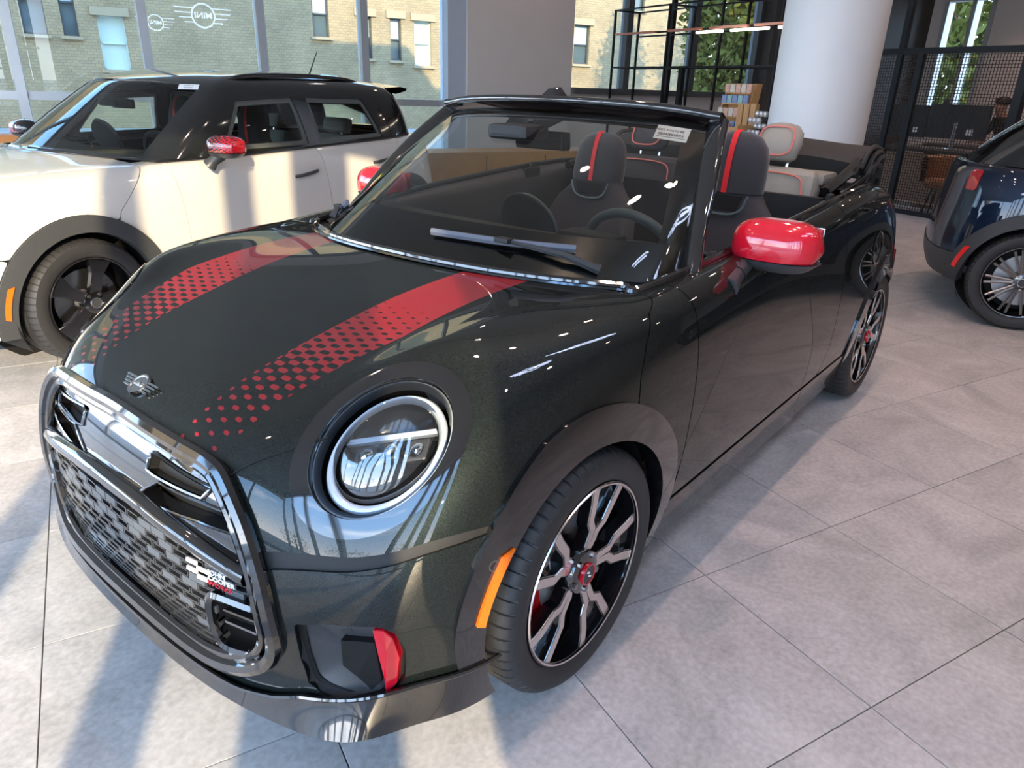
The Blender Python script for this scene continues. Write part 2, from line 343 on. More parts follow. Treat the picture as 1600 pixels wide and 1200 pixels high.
FABRIC=mat('charcoal seat fabric',(.028,.028,.034),.85,noise=.2,nscale=150,bump=.4,bscale=500,sheen=.3)
FABRIC2=mat('anthracite knit',(.05,.047,.05),.9,noise=.2,nscale=200,bump=.4,bscale=700)
REDF=mat('red seat stripe',(.65,.015,.02),.6,noise=.1,nscale=100)
LEATHER=mat('stone grey leather',(.27,.255,.215),.5,noise=.06,nscale=30,bump=.2,bscale=200)
DASH=mat('grey green soft dash',(.055,.058,.052),.7,noise=.12,nscale=60,bump=.2,bscale=500)
CANVAS=mat('black canvas soft top',(.035,.033,.03),.8,noise=.2,nscale=90,bump=.3,bscale=600)
LED=mat('daytime light guide',(.72,.84,1.0),.25,coat=.8,noise=.03)
# ------------------------------------------------------------------ the black convertible
S=Surf(CN); shoot=shooter(S,u=(0,14))
CAR=tag(empty('convertible_car'),'black-green convertible with red hexagon hood stripes and red mirror caps, roof down','car')
ARCH=((0,.315),(-2.495,.315))
def farch(x,z,R): return np.minimum(np.hypot(x-ARCH[0][0],z-ARCH[0][1]),np.hypot(x-ARCH[1][0],z-ARCH[1][1]))-R
HC=np.array([.422,.613,.740]); HAZ,HEL=.654,.702
HN=np.array([math.cos(HEL)*math.cos(HAZ),math.cos(HEL)*math.sin(HAZ),math.sin(HEL)])
HS=np.array([-math.sin(HAZ),math.cos(HAZ),0]); HU=np.cross(HN,HS)
HCO,HSI=math.cos(math.radians(49)),math.sin(math.radians(49)); HE=Matrix.Rotation(math.radians(49),4,'Z')@Matrix.Diagonal((1.139,.80,1,1))@Matrix.Rotation(-math.radians(49),4,'Z')
def hdir(a):
    q=HE@Vector((math.cos(a),math.sin(a),0)); return HS*q.x+HU*q.y
def fhead(x,y,z):
    dx,dy,dz=x-HC[0],y-HC[1],z-HC[2]; a=dx*HS[0]+dy*HS[1]+dz*HS[2]; b=dx*HU[0]+dy*HU[1]+dz*HU[2]; d=dx*HN[0]+dy*HN[1]+dz*HN[2]
    p_,q_=a*HCO+b*HSI,b*HCO-a*HSI; return np.where(d>-.22,np.hypot(p_/1.139,q_/.80),9)
GR=[(0,.716),(.167,.711),(.283,.705),(.352,.698),(.398,.682),(.447,.636),(.484,.583),(.516,.51),(.535,.429),(.540,.352),(.508,.294),(.437,.254),(.338,.236),(.2,.236),(0,.240)]
GRF=[(-y,z) for y,z in GR[::-1][1:-1]]+GR
fgr=sdpoly(GR+[(-.2,.240),(-.2,.716)])
FOG=[(.572,.415),(.641,.425),(.708,.42),(.727,.40),(.736,.356),(.733,.276),(.722,.245),(.706,.231),(.656,.246),(.614,.256),(.589,.270),(.576,.325)]
ffog=sdpoly(FOG)
ul=np.array([0,2.3,2.85,3.52,4.08,4.64,5.12,5.58,7.2]); vl=np.array([6.7,6.72,6.71,6.67,6.65,6.67,6.73,6.78,6.8])
vline=lambda u:np.interp(u,ul,vl)
zs=np.array([.3,.6,.722,.774,.842,.901,.92,.94]); xs=np.array([-.165,-.165,-.169,-.179,-.216,-.278,-.345,-.37])
xseam=lambda z:np.interp(z,zs,xs)
HL=[(.385,.668),(.437,.712),(.53,.757)]
g=.0022
def f_hood(x,y,z,u,v):
    f=np.minimum(x-xseam(z)-g,farch(x,z,.425)); f=np.minimum(f,fhead(x,y,z)-.174); f=np.minimum(f,np.where(x>.4,fgr(y,z)-.004,1))
    f=np.minimum(f,(vline(u)-v)*.12-.002); return f
panel('hood',S,f_hood,HOODP,CAR,sym=True,u=(0,8),v=(.1,None))
def f_bump(x,y,z,u,v):
    f=np.minimum((v-vline(u))*.12-np.interp(u,[2,3,5.2,5.8],[.034,.034,.018,.008]),farch(x,z,.392)); f=np.minimum(f,np.where(x>.4,fgr(y,z)-.004,1)); f=np.minimum(f,np.where(x>.4,ffog(y,z),1)); return np.minimum(f,x-.1)
panel('front_bumper',S,f_bump,PAINT,CAR,sym=True,u=(0,7.2),v=(6,None),rv=22)
def f_strip(x,y,z,u,v): return np.minimum(np.minimum(.028-np.abs((v-vline(u))*.12-.014),farch(x,z,.36)),np.where(x>.4,fgr(y,z),1))
for sd_ in (1,-1): panel("bumper_groove_trim",S,f_strip,MATTE,CAR,side=sd_,u=(2,7),v=(6,8),off=-.008,rv=22)
def f_fender(x,y,z,u,v): return np.minimum(np.minimum(np.minimum(xseam(z)-g-x,x+np.interp(z,[.3,.4,.7,.93],[.405,.43,.455,.46])-g),farch(x,z,.425)),z-.335)
dr=lambda z:np.interp(z,[.3,.45,.75,1.0],[-1.70,-1.755,-1.75,-1.70])
def f_door(x,y,z,u,v): return np.minimum(np.minimum(-x-np.interp(z,[.3,.4,.7,.93],[.405,.43,.455,.46])-g,x-dr(z)-g),z-.335)
def f_quarter(x,y,z,u,v): return np.minimum(np.minimum(dr(z)-g-x,farch(x,z,.425)),np.where(x>-2.2,z-.335,z-.2))
def f_sill(x,y,z,u,v): return np.minimum(np.minimum(.330-z,farch(x,z,.36)),np.minimum(-x-.2,x+2.4))
for sd_ in (1,-1):
    panel('fender',S,f_fender,PAINT,CAR,side=sd_,u=(6.8,9))
    panel('door',S,f_door,PAINT,CAR,side=sd_,u=(7.8,11))
    panel('side_sill',S,f_sill,PAINT,CAR,side=sd_,u=(7,12.5),v=(8,10),off=.004)
panel('rear_quarter',S,f_quarter,PAINT,CAR,sym=True,u=(10,15))
# dark inner shell closing the gaps
def f_shell(x,y,z,u,v): return np.minimum(np.minimum(farch(x,z,.345),np.where(x>.4,np.minimum(fgr(y,z),ffog(y,z))+.012,1)),fhead(x,y,z)-.17)
panel('inner_shell',S,f_shell,DARK,CAR,sym=True,off=-.018,rim=False,ru=10,rv=10,v=(.3,None))
# wheel arch trim, following the body but flared
def f_trim(c,Ro):
    def f(x,y,z,u,v): r=np.hypot(x-ARCH[c][0],z-ARCH[c][1]); return np.minimum(np.minimum(r-.343,np.interp(np.arctan2(z-.315,(x-ARCH[c][0])),[-.6,-.1,.3,1.2,2.6,3.14],[.39,.40,.415,.437,.428,.40])-r),z-(.30 if False else .20))
    return f
for sd_ in (1,-1):
    panel('wheel_arch_trim',S,f_trim(0,.43),GLOSS,CAR,off=.009,thick=.05,side=sd_,u=(5,9),v=(4,10),ru=30,rv=22)
    panel('wheel_arch_trim',S,f_trim(1,.43),GLOSS,CAR,off=.009,thick=.05,side=sd_,u=(10,14),v=(4,10),ru=30,rv=22)
    # wheel housings
    for cx,_ in ARCH:
        b=MB(); b.lathe([(.36,.45),(.36,.80)],40,a0=-.5,a1=PI+.5,M=Matrix(((1,0,0,cx),(0,0,sd_,0),(0,1,0,.315),(0,0,0,1))))
        b.lathe([(0.02,.45),(.36,.45)],40,M=Matrix(((1,0,0,cx),(0,0,sd_,0),(0,1,0,.315),(0,0,0,1)))); b.build('wheel_housing',DARK,CAR)
# lower lip
def f_lip(x,y,z,u,v): return np.minimum((v-np.interp(u,[0,2.3,2.9,3.3,6,6.6],[9.62,9.62,9.5,9.35,9.15,9.0]))*.13,np.minimum(farch(x,z,.345),x-.1))
panel('front_lip',S,f_lip,GLOSS,CAR,sym=True,u=(0,7),v=(8.5,10),off=.012,thick=.03,rv=24)
# bright feature edge above the lip
b=MB(); pts=[]
for uu in np.linspace(-6.0,6.0,90):
    a=abs(uu); p=S.ev(a,np.interp(a,[0,2.3,2.9,3.3,6],[9.56,9.56,9.45,9.3,9.1])); n_=S.nrm(a,9.5); p=p+n_*.012; pts.append((p[0],p[1]*(1 if uu>0 else -1),p[2]))
b.tube(pts,.0055,6); b.build('lip_edge',GLOSS,CAR)
for sd_ in (1,-1):
    b=MB(); b.tube([tuple(shoot((1.2,y,z),(-1,0,0),.0005)[0]*[1,sd_,1]) for y,z in crspline(HL,6)],.003,5); b.build('hood_gap',DARK,CAR)
# ---- grille
fro=lambda y,z,off=0.:(lambda r:(r[0][0],r[0][1]*(1 if y>=0 else -1),r[0][2]))(shoot((1.2,abs(y),z),(-1,0,0),off))
dense=[p for p in crspline(GRF,5,True)]
b=MB(); b.tube([fro(p[0]*.985,.478+(p[1]-.478)*.985,.010) for p in dense],.017,8,closed=True); b.build('grille_frame',GLOSS,CAR)
b=MB(); b.tube([fro(p[0]*.93,.478+(p[1]-.478)*.93,.0) for p in dense],.011,8,closed=True); b.build('grille_inner_frame',GLOSS,CAR)
panel('grille_backing',S,lambda x,y,z,u,v:np.where(x>.4,-fgr(y,z)+.01,-1),DARK,CAR,sym=True,u=(0,3.6),v=(4,9.6),off=-.06,rim=False)
BAR=[(-.475,.496),(-.339,.530),(-.158,.553),(0,.559),(.158,.553),(.339,.530),(.475,.496)]
bp=crspline(BAR,6)
G=[]
for y,z in bp:
    row=[]
    for dz,o_ in ((.022,-.045),(.021,-.004),(.014,.010),(0,.016),(-.014,.010),(-.021,-.004),(-.022,-.045)): row.append(fro(y,z+dz,o_))
    G.append(row)
loftgrid('grille_bar',G,GLOSS,CAR)
# upper intake: a gloss surround with a framed slot and a deep pocket on each side
SLOT=[(.158,.668),(.172,.672),(.365,.652),(.346,.627),(.186,.628),(.160,.632)]; POCK=[(.205,.618),(.135,.572),(.143,.588-.030),(.337,.576),(.450,.574),(.428,.592),(.424,.613),(.350,.618)]
fsl,fpk=sdpoly(SLOT),sdpoly(POCK); zbar=lambda y:np.interp(y,[0,.158,.339,.475],[.559,.553,.530,.496])
def f_intake(x,y,z,u,v): return np.where(x>.4,np.minimum(np.minimum(-fgr(y,z)-.012,z-zbar(y)),np.minimum(fsl(y,z),fpk(y,z))),-1)
panel('intake_surround',S,f_intake,GLOSS,CAR,sym=True,u=(0,3.4),v=(4,8),off=-.012,thick=.045,ru=30,rv=30)
for sg in (1,-1):
    for nm,pl_,r_,o_ in (('intake_slot_frame',SLOT,.0045,-.010),('intake_pocket_edge',POCK,.0035,-.011)):
        q=[]
        for (y0,z0),(y1,z1) in zip(pl_,pl_[1:]+pl_[:1]): q+=[fro(sg*(y0+(y1-y0)*t),z0+(z1-z0)*t,o_) for t in (0,.25,.5,.75)]
        b=MB(); b.tube(q,r_,6,closed=True); b.build(nm,MATS.get('dark chrome edge') or mat('dark chrome edge',(.16,.17,.18),.1,1,noise=.05),CAR)
    b=MB(); b.add([fro(sg*y,z,-.034) for y,z in ((.15,.68),(.38,.665),(.38,.615),(.15,.62))],[(0,1,2,3)]); b.build('intake_slot_mesh',MATTE,CAR)
    b=MB(); P_=[fro(sg*y,z,o_) for y,z,o_ in ((.14,.606,-.03),(.43,.60,-.03),(.44,.576,-.055),(.14,.578,-.055))]; b.add(P_,[(0,1,2,3)]); b.build('intake_pocket_floor',MATTE,CAR)
# lower grille: brick-laid cells, open rings and solid plates
GCELL=mat('grey grille cell',(.025,.027,.03),.3,coat=.5,noise=.15,nscale=30); GCELL2=mat('light grey grille plate',(.075,.085,.095),.35,coat=.3,noise=.1,nscale=30)
def cellmesh(name,wd,h,solid):
    b=MB(); t=.0035
    if solid: b.box((0,0,0),(wd,h,.007),bev=.0015)
    else:
        for c,d in (((0,h/2-t/2,0),(wd,t,.016)),((0,-h/2+t/2,0),(wd,t,.016)),((wd/2-t/2,0,0),(t,h,.016)),((-wd/2+t/2,0,0),(t,h,.016))): b.box(c,d)
    me=bpy.data.meshes.new(name); me.from_pydata(b.v,[],b.f); me.update(); me.materials.append(GCELL2 if solid else GCELL); return me
fin=sdpoly([(y*.93,.478+(z-.478)*.93) for y,z in GRF])
ncell=0; RH=.0195; CW=.052; cmesh={}
for r in range(13):
    z=.268+r*RH; 
    for c in range(-10,11):
        y=c*CW+(CW/2 if r%2 else 0)
        barz=np.interp(abs(y),[0,.158,.339,.475],[.559,.553,.530,.496])-.034
        if z>barz: continue
        if abs(y)>.365 and z<.415: continue
        if fin(np.array(abs(y)),np.array(z))>-.014: continue
        solid=((r+2*c)%5==0 and r>2) or (r>8 and (c+r)%3==0)
        p,n_=shoot((1.2,abs(y),z),(-1,0,0),-.014); 
        if y<0: p=p*[1,-1,1]; n_=n_*[1,-1,1]
        if solid not in cmesh: cmesh[solid]=cellmesh('grille_plate' if solid else 'grille_cell',CW-.003,RH-.001,solid)
        o=bpy.data.objects.new('grille_plate' if solid else 'grille_cell',cmesh[solid]); COL.objects.link(o); o.parent=CAR; o.matrix_world=frame(p+n_*(.005 if solid else 0),n_); ncell+=1
# corner ducts beside the lower grille
for sg in (1,-1):
    D=[(.53,.425),(.41,.43),(.378,.41),(.378,.31),(.41,.29),(.49,.305)]
    b=MB(); b.tube([fro(sg*y,z,-.002) for y,z in crspline(D,4)],.011,6); b.build('corner_duct_frame',GLOSS,CAR)
    for k,(za,zb) in enumerate(((.39,.39),(.358,.355))):
        b=MB(); P_=[fro(sg*.40,za,-.012),fro(sg*.525,zb,-.004),fro(sg*.525,zb-.010,-.03),fro(sg*.40,za-.010,-.03)]; b.add(P_+[tuple(Vector(q)-Vector((0,0,.006))) for q in P_],[(0,1,2,3),(4,7,6,5),(0,1,5,4),(1,2,6,5),(2,3,7,6),(3,0,4,7)]); b.build('corner_duct_fin',GREYM if k else GLOSS,CAR)
# badge on the lower grille
def onface(y,z,off): 
    p,n_=shoot((1.2,y,z),(-1,0,0),off); return frame(p,n_)
for k in range(4):
    M=onface(.355+(.015 if k%2 else -.015),.492-k*.0095,.004)
    b=MB(); b.box((0,0,0),(.030,.0085,.004)); b.build('badge_flag_block',WHITE,CAR).matrix_world=M
for k,(tx,mm_) in enumerate((('JOHN',WHITE),('COOPER',WHITE),('WORKS',RED))):
    textobj('badge_text',tx,.0145,mm_,CAR,M=onface(.40,.486-k*.0125,.006)@Matrix.Translation((-.013,0,0)),align='LEFT',bold=True,sx=1.25)
# ---- fog intake pockets with the red insert
for sg in (1,-1):
    ms=Matrix.Diagonal((1,sg,1,1))
    rim=[shoot((1.2,y,z),(-1,0,0),-.002)[0] for y,z in crspline(FOG,4,True)]
    ctr=np.mean(rim,axis=0); n=len(rim)
    def ring(sc,dx,dy): return [ctr+(q-ctr)*sc+np.array([dx,dy,0]) for q in rim]
    R0=rim; R1=ring(.975,-.014,-.006); R2=ring(.955,-.016,-.007)
    b=MB(); b.add([ms@Vector(q) for q in R0+R1+R2]+[ms@Vector(np.mean(R2,axis=0)+np.array([-.012,-.012,0]))],[(i,(i+1)%n,n+(i+1)%n,n+i) for i in range(n)]+[(n+i,n+(i+1)%n,2*n+(i+1)%n,2*n+i) for i in range(n)]+[(2*n+i,2*n+(i+1)%n,3*n) for i in range(n)],True); b.build('fog_pocket',SATIN,CAR,auto=30)
    hole=[(.648,.376),(.699,.369),(.708,.27),(.697,.256),(.673,.286),(.648,.312)]
    q=[Vector(shoot((1.2,y,z),(-1,0,0),-.013)[0]) for y,z in hole]; b=MB(); b.add([ms@k for k in q]+[ms@(k+Vector((-.03,-.012,0))) for k in q],[tuple(range(6))]+[(i,(i+1)%6,6+(i+1)%6,6+i) for i in range(6)]); b.build('fog_hole_shade',DARK,CAR)  # closed dark patch on the pocket plate, standing in for a shaded hole
    bl=[shoot((1.2,y,z),(-1,0,0),-.006)[0] for y,z in [(.699,.411),(.714,.408),(.724,.388),(.729,.33),(.726,.268),(.716,.246),(.709,.29),(.703,.35)]]
    n=len(bl); b=MB(); bk=[q+np.array([-.025,-.012,0]) for q in bl]; fr=[q+np.array([.004,.003,0]) for q in bl]
    c0=np.mean(fr,axis=0)+np.array([.004,.002,0]); b.add([ms@Vector(q) for q in fr+bk+[c0]],[(i,(i+1)%n,2*n) for i in range(n)]+[(i,(i+1)%n,n+(i+1)%n,n+i) for i in range(n)]); b.build('red_intake_insert',RED,CAR,bevel=.003)
    b=MB(); b.lathe([(.0,.004),(.012,.004),(.013,0)],20,M=ms@frame(shoot((1.2,.655,.395),(-1,0,0),-.03)[0],(.8,.5,.1))); b.build('parking_sensor',MATTE,CAR)
    # side sensor and amber marker on the arch trim
    p,n_=shoot((.327,2,.51),(0,-1,0),.006); b=MB(); b.lathe([(0,.002),(.009,.002),(.0095,.0035),(.0125,.0035),(.0135,0)],24,M=ms@frame(p,n_)); b.build('parking_sensor',SATIN,CAR)
    pol=[]
    for a in np.linspace(math.radians(38),math.radians(9),10): pol.append((.352,a))
    for a in np.linspace(math.radians(10),math.radians(34),10): pol.append((.372,a))
    tp=[];bt=[]
    for r,a in pol:
        p,n_=shoot((r*math.cos(a),2,.315+r*math.sin(a)),(0,-1,0)); tp.append(ms@Vector(p+n_*.016)); bt.append(ms@Vector(p+n_*.004))
    n=len(tp); b=MB(); b.add(tp+bt,[(i,i+1,n-2-i,n-1-i) for i in range(n//2-1)]+[(i,(i+1)%n,n+(i+1)%n,n+i) for i in range(n)]); b.build('side_marker',ORANGE,CAR)
# ---- headlights
for sg in (1,-1):
    ms=Matrix.Diagonal((1,sg,1,1))
    panel('headlight_surround',S,lambda x,y,z,u,v:np.minimum(.179-fhead(x,y,z),fhead(x,y,z)-.143),GLOSS,CAR,off=.004,thick=.02,side=sg,u=(1.5,7),v=(2.5,9),ru=26,rv=22)
    F=frame(HC,HN); ring=[]
    m2=ms@F
    edge=[]
    for k in range(64):
        a=2*PI*k/64; o_=HC+hdir(a)*.145; p,_=shoot(o_+HN*.6,-HN,.0); edge.append(p)
    dep=[float((p-HC)@HN) for p in edge]; LD=min(dep)
    G=[]
    for k in range(64):
        a=2*PI*k/64; d=hdir(a); row=[]
        for r,h in ((.145,dep[k]+.004),(.140,dep[k]-.004),(.136,.6*dep[k]+.4*LD-.020),(.130,LD-.035),(.128,LD-.09)): row.append(ms@Vector(HC+d*r+HN*h))
        G.append(row)
    hl=loftgrid('headlight',G,GLOSS,CAR,closeu=True)
    M0=m2@Matrix.Translation((.004,-.006,LD-.034))@HE@Matrix.Scale(.93,4)
    b=MB(); b.lathe([(.113,.0),(.116,.010),(.122,.014),(.128,.012),(.132,.004),(.1325,-.02)],72,M=M0); b.build('light_guide_ring',LED,hl)
    b=MB(); b.lathe([(.0,-.055),(.07,-.052),(.108,-.03),(.114,0)],64,M=M0); b.build('reflector_bowl',mat('dark reflector',(.02,.022,.026),.12,.6,coat=.5,noise=.1),hl)
    # light bar and two projector units
    b=MB(); b.add([(x,y,-.006) for x,y in [(-.098,.046),(.098,.046),(.104,.034),(-.104,.034)]]+[(x,y,-.03) for x,y in [(-.098,.046),(.098,.046),(.104,.034),(-.104,.034)]],[(0,1,2,3),(0,1,5,4),(1,2,6,5),(2,3,7,6),(3,0,4,7)],M=M0); b.build('light_bar',LED,hl)
    for q,(cx,cy,ww,hh) in enumerate(((.062,.004,.055,.05),(.0,.010,.040,.04),(-.055,.006,.05,.04))):
        b=MB(); b.box((cx,cy,-.03),(ww,hh,.03),M=M0,bev=.006); b.build('lamp_module',SATIN,hl)
        b=MB(); b.lathe([(0,.008),(.010,.006),(.016,0)],20,M=M0@Matrix.Translation((cx,cy,-.014))); b.build('projector_lens',CHROME,hl)
    b=MB(); b.lathe([(0,.030),(.04,.028),(.08,.021),(.105,.012),(.122,.0)],64,M=M0@Matrix.Translation((0,0,.010))@Matrix.Rotation(.20,4,'X')); b.build('headlight_lens',mat('headlight cover lens',(.9,.93,.95),.0) if False else LENS,hl)
# ---- hood emblem and fittings
ez,en=shoot((.603,0,1.5),(0,0,-1),.004); EM=frame(ez,en,(-1,0,0))
EM=Matrix((Vector((0,1,0)),Vector(np.cross(en,[0,1,0])),Vector(en))).transposed().to_4x4(); EM.translation=Vector(ez)
ES=mat('silver emblem',(.42,.44,.45),.25,1,noise=.08)
em=MB().lathe([(0,.004),(.021,.004),(.023,.006),(.027,.006),(.0285,.0)],40,M=EM).build('hood_emblem',ES,CAR)
textobj('emblem_text','MINI',.0155,CHROME,em,M=EM@Matrix.Translation((0,0,.005)),bold=True,sx=1.1)
for sg in (1,-1):
    for k,(y0,l0) in enumerate(((.012,.042),(.004,.036),(-.004,.030),(-.012,.022))):
        b=MB(); b.box((sg*(.028+l0/2),y0,.002),(l0,.0052,.005),M=EM,bev=.001); b.build('emblem_wing_bar',ES,em)
for x,y in ((.02,.0),(-.08,.06),(.16,-.05)):
    pass
# ---- cowl, windscreen, pillars
def bot(s): # s in -1..1, windscreen base
    a=abs(s)*8; p=S.ev(a,.0); k=abs(s); return Vector((p[0]-.03-.14*k**3,(p[1]+.0*k**4)*(1 if s>=0 else -1),p[2]+.004))
def top(s):
    a=abs(s); y=np.interp(a,[0,1],[0,.565]); x=-.925-.085*a**2.2; z=1.335-.018*a**2-.012*a**6; return Vector((x,y*(1 if s>=0 else -1),z))
def ws(s,t,off=0.):
    p=bot(s).lerp(top(s),t); n=Vector((.52,.0,.85)); bul=.030*math.sin(PI*t)*(1-.3*abs(s)); q=p+n*(bul+off); q.y*=1+.012*math.sin(PI*t); return q
def wsgrid(name,s0,s1,t0,t1,m,off,ns=24,nt_=10): return loftgrid(name,[[ws(s0+(s1-s0)*i/ns,t0+(t1-t0)*k/nt_,off) for k in range(nt_+1)] for i in range(ns+1)],m,CAR)
wsgrid('windscreen',-1,1,0,1,SCREEN,0.,48,16)
FR=mat('black glass frit',(.008,.009,.009),.3,noise=.1)
wsgrid('windscreen_lower_frit',-1,1,0,.20,FR,-.004)
wsgrid('windscreen_side_frit',.86,1,.20,1,FR,-.004,4); wsgrid('windscreen_side_frit',-1,-.90,.20,1,FR,-.004,4); wsgrid('windscreen_header_frit',-.9,.86,.91,1,FR,-.004,24,3)
b=MB(); b.add([ws(x,y,-.004) for x,y in [(-.22,.91),(-.15,.80),(.10,.80),(.16,.91)]],[(0,1,2,3)]); b.build('sensor_frit',FR,CAR)
loftgrid('cowl_panel',[[tuple(Vector((q[0]-.002,q[1]*(1 if s>=0 else -1),q[2]-.006)).lerp(bot(s)+Vector((-.02,0,-.012)),t)) for t in (0,.5,1)] for s in np.linspace(-1,1,41) for q in (S.ev(abs(s)*8,0.),)],MATTE,CAR)
# gloss rail round the base of the screen, running on along the door tops
rail=[]
for a in np.linspace(0,12.6,120):
    p=S.ev(a,.0); n_=S.nrm(a,.3); rail.append(Vector((p[0],p[1],p[2]+.006)))
R2=[Vector((q.x,-q.y,q.z)) for q in rail[:0:-1]]+rail
b=MB(); b.tube(R2,.013,8); b.build('cowl_and_belt_rail',GLOSS,CAR)
b=MB(); b.tube([q+Vector((.018,0,-.004)) if abs(q.y)<.66 else q+Vector((0,.016*(1 if q.y>0 else -1),-.006)) for q in R2],.006,6); b.build('cowl_rail_lip',mat('black chrome',(.10,.11,.12),.1,1,noise=.05),CAR)
# A pillars and header: one swept ring of gloss black
path=[];
for t in np.linspace(-.03,.97,14): path.append((ws(1,t,.004)+Vector((-.015,.012,0)),t))
def sweep(name,P,wd,th,m):
    G=[]
    for i,(p,ax) in enumerate(P):
        t=(P[min(i+1,len(P)-1)][0]-P[max(i-1,0)][0]).normalized(); a=(ax-t*ax.dot(t)).normalized(); c=t.cross(a)
        w=wd[i] if hasattr(wd,'__len__') else wd
        G.append([tuple(p+a*w*math.copysign(abs(math.cos(k))**.7,math.cos(k))+c*th*math.copysign(abs(math.sin(k))**.7,math.sin(k))) for k in np.linspace(0,2*PI,14,endpoint=False)])
    return loftgrid(name,G,m,CAR,closev=True,caps=True)
for sg in (1,-1):
    P=[]
    for t in np.linspace(-.04,1.0,16):
        q=ws(1,t,.006)+Vector((-.022,.006,.0)); q.y*=sg; P.append((q,Vector((.35,.85*sg,.0))))
    sweep('windscreen_pillar',P,np.interp(np.linspace(0,1,16),[0,.2,1],[.06,.047,.042]),.017,GLOSS)
P=[]
for s in np.linspace(-1.03,1.03,33):
    q=top(np.clip(s,-1,1))+Vector((-.042,(s-np.clip(s,-1,1))*.6,.017)); P.append((q,Vector((1,0,.35))))
sweep('windscreen_header',P,.058,.017,GLOSS)
b=MB(); b.add([(-.93,-.075,1.362),(-.93,.01,1.362),(-1.02,-.078,1.366),(-1.02,.012,1.366),(-1.0,-.05,1.408),(-1.0,-.016,1.408),(-.965,-.048,1.402),(-.965,-.018,1.402)],[(0,1,7,6),(6,7,5,4),(4,5,3,2),(0,6,4,2),(1,3,5,7)]); sub(b.build('roof_catch',GLOSS,CAR,bevel=.004),1)
# barcode sticker, yellow tag and pass inside the glass
def onws(s,t,off): 
    p=ws(s,t,off); du=ws(s+.01,t,off)-ws(s-.01,t,off); dv=ws(s,t+.01,off)-ws(s,t-.01,off); n=du.cross(dv).normalized(); M=Matrix((du.normalized(),n.cross(du.normalized()),n)).transposed().to_4x4(); M.translation=p; return M
M=onws(.80,.895,-.003); st=MB().box((0,0,0),(.105,.072,.0006),M=M).build('windscreen_sticker',BLUEW,CAR)
textobj('sticker_text','MBET2H67Z98',.0150,INK,st,M=M@Matrix.Translation((-.012,.013,.0006)),ext=.0002)
b=MB(); x=-.042
random.seed(3)
while x<.040:
    w_=random.choice((.0012,.002,.003)); b.box((x,-.008,.0006),(w_,.012,.0003),M=M); x+=w_+random.choice((.0012,.002))
b.build('sticker_barcode',INK,st); MB().box((0,-.022,.0006),(.09,.002,.0003),M=M).build('sticker_line',INK,st)
YEL=mat('yellow tag paper',(.80,.82,.05),.5,noise=.08); MB().box((0,0,0),(.055,.06,.0006),M=onws(-.84,.30,.003)@Matrix.Rotation(-.25,4,'Z')).build('yellow_tag',YEL,CAR)
MB().lathe([(0,.002),(.018,.002),(.02,0)],20,M=onws(-.74,.30,.002)).build('toll_pass',mat('grey pass plastic',(.25,.27,.22),.5,noise=.1),CAR)
# interior mirror and camera box
im=MB().box((0,0,0),(.03,.21,.062),bev=.014).build('interior_mirror',SATIN,CAR); im.location=(-.86,.015,1.235); im.rotation_euler=(0,.12,.12)
b=MB(); b.box((-.78,-.03,1.262),(.13,.17,.05),bev=.02); b.box((-.845,-.02,1.268),(.03,.03,.07),bev=.008); b.build('mirror_mount',MATTE,CAR)
MB().box((-.842,.015,1.235),(.003,.19,.050),bev=.001).build('mirror_glass',CHROME,CAR).rotation_euler=(0,0,0)
# wipers
def wiper(a,c,piv):
    bl=[ws(*q,.016) for q in (a,((a[0]+c[0])/2,(a[1]+c[1])/2),c)]; w=MB().tube(crspline(bl,6),.008,6,flat=1.4).build('wiper',mat('blue grey wiper rubber',(.10,.11,.14),.4,noise=.1),CAR)
    b=MB(); b.tube([ws(*piv,.012),ws((piv[0]*.6+.4*(a[0]+c[0])/2),(piv[1]*.6+.4*(a[1]+c[1])/2)+.01,.024),ws((a[0]+c[0])/2,(a[1]+c[1])/2,.022)],[.014,.010,.006],6); b.build('wiper_arm',SATIN,w)
    b=MB(); b.box(tuple(ws((a[0]+c[0])/2,(a[1]+c[1])/2,.022)),(.03,.05,.014),bev=.004); b.build('wiper_clip',MATTE,w)
wiper((.06,.10),(.50,.115),(.60,.03)); wiper((-.72,.03),(-.55,.13),(-.60,.02))
# ---- cabin
b=MB(); b.box((-1.3,0,.30),(2.5,1.40,.04)); b.build('cabin_floor',MATTE,CAR)
G=[]
for s in np.linspace(-1,1,31):
    q=bot(s); row=[]
    for t,dz in ((0,.0),(.15,.03),(.45,.052),(.75,.045),(.95,.015),(1,-.05),(1.02,-.25)):
        xe=-.86-.02*math.cos(s*PI); row.append((q.x+(xe-q.x)*t-.03,q.y*(1-.03*t),.905+dz+(.02*math.exp(-((s-.52)/.22)**2) if t>.4 else 0)))
    G.append(row)
dsh=loftgrid('dashboard',G,DASH,CAR)
b=MB(); b.tube([(ws(s,.0).x*.55-.30,s*.62,.955-.02*abs(s)) for s in np.linspace(-.8,.85,12)],.004,5); b.build('dash_vent_line',GREYM,dsh)
# perforated speaker strip on the dash and tinted binnacle
MB().box((-.50,.06,.962),(.10,.32,.004),bev=.002).build('dash_speaker_panel',mat('bluish perforated trim',(.07,.09,.12),.5,noise=.4,nscale=300),dsh)
b=MB(); b.box((-.66,.37,.975),(.10,.20,.03),bev=.012); b.build('head_up_display',MATTE,dsh)
# round centre display
DM=frame((-.82,.0,.945),(-.93,.0,.36)); b=MB(); b.lathe([(0,-.018),(.11,-.018),(.122,-.008),(.122,.008),(.115,.014),(0,.014)],48,M=DM); b.build('round_display',SATIN,CAR); b=MB(); b.tube([DM@Vector((.122*math.cos(a),.122*math.sin(a),0)) for a in np.linspace(0,2*PI,48,endpoint=False)],.006,6,closed=True); b.build('display_bezel',mat('teal grey trim',(.11,.15,.16),.35,coat=.3,noise=.1),CAR)
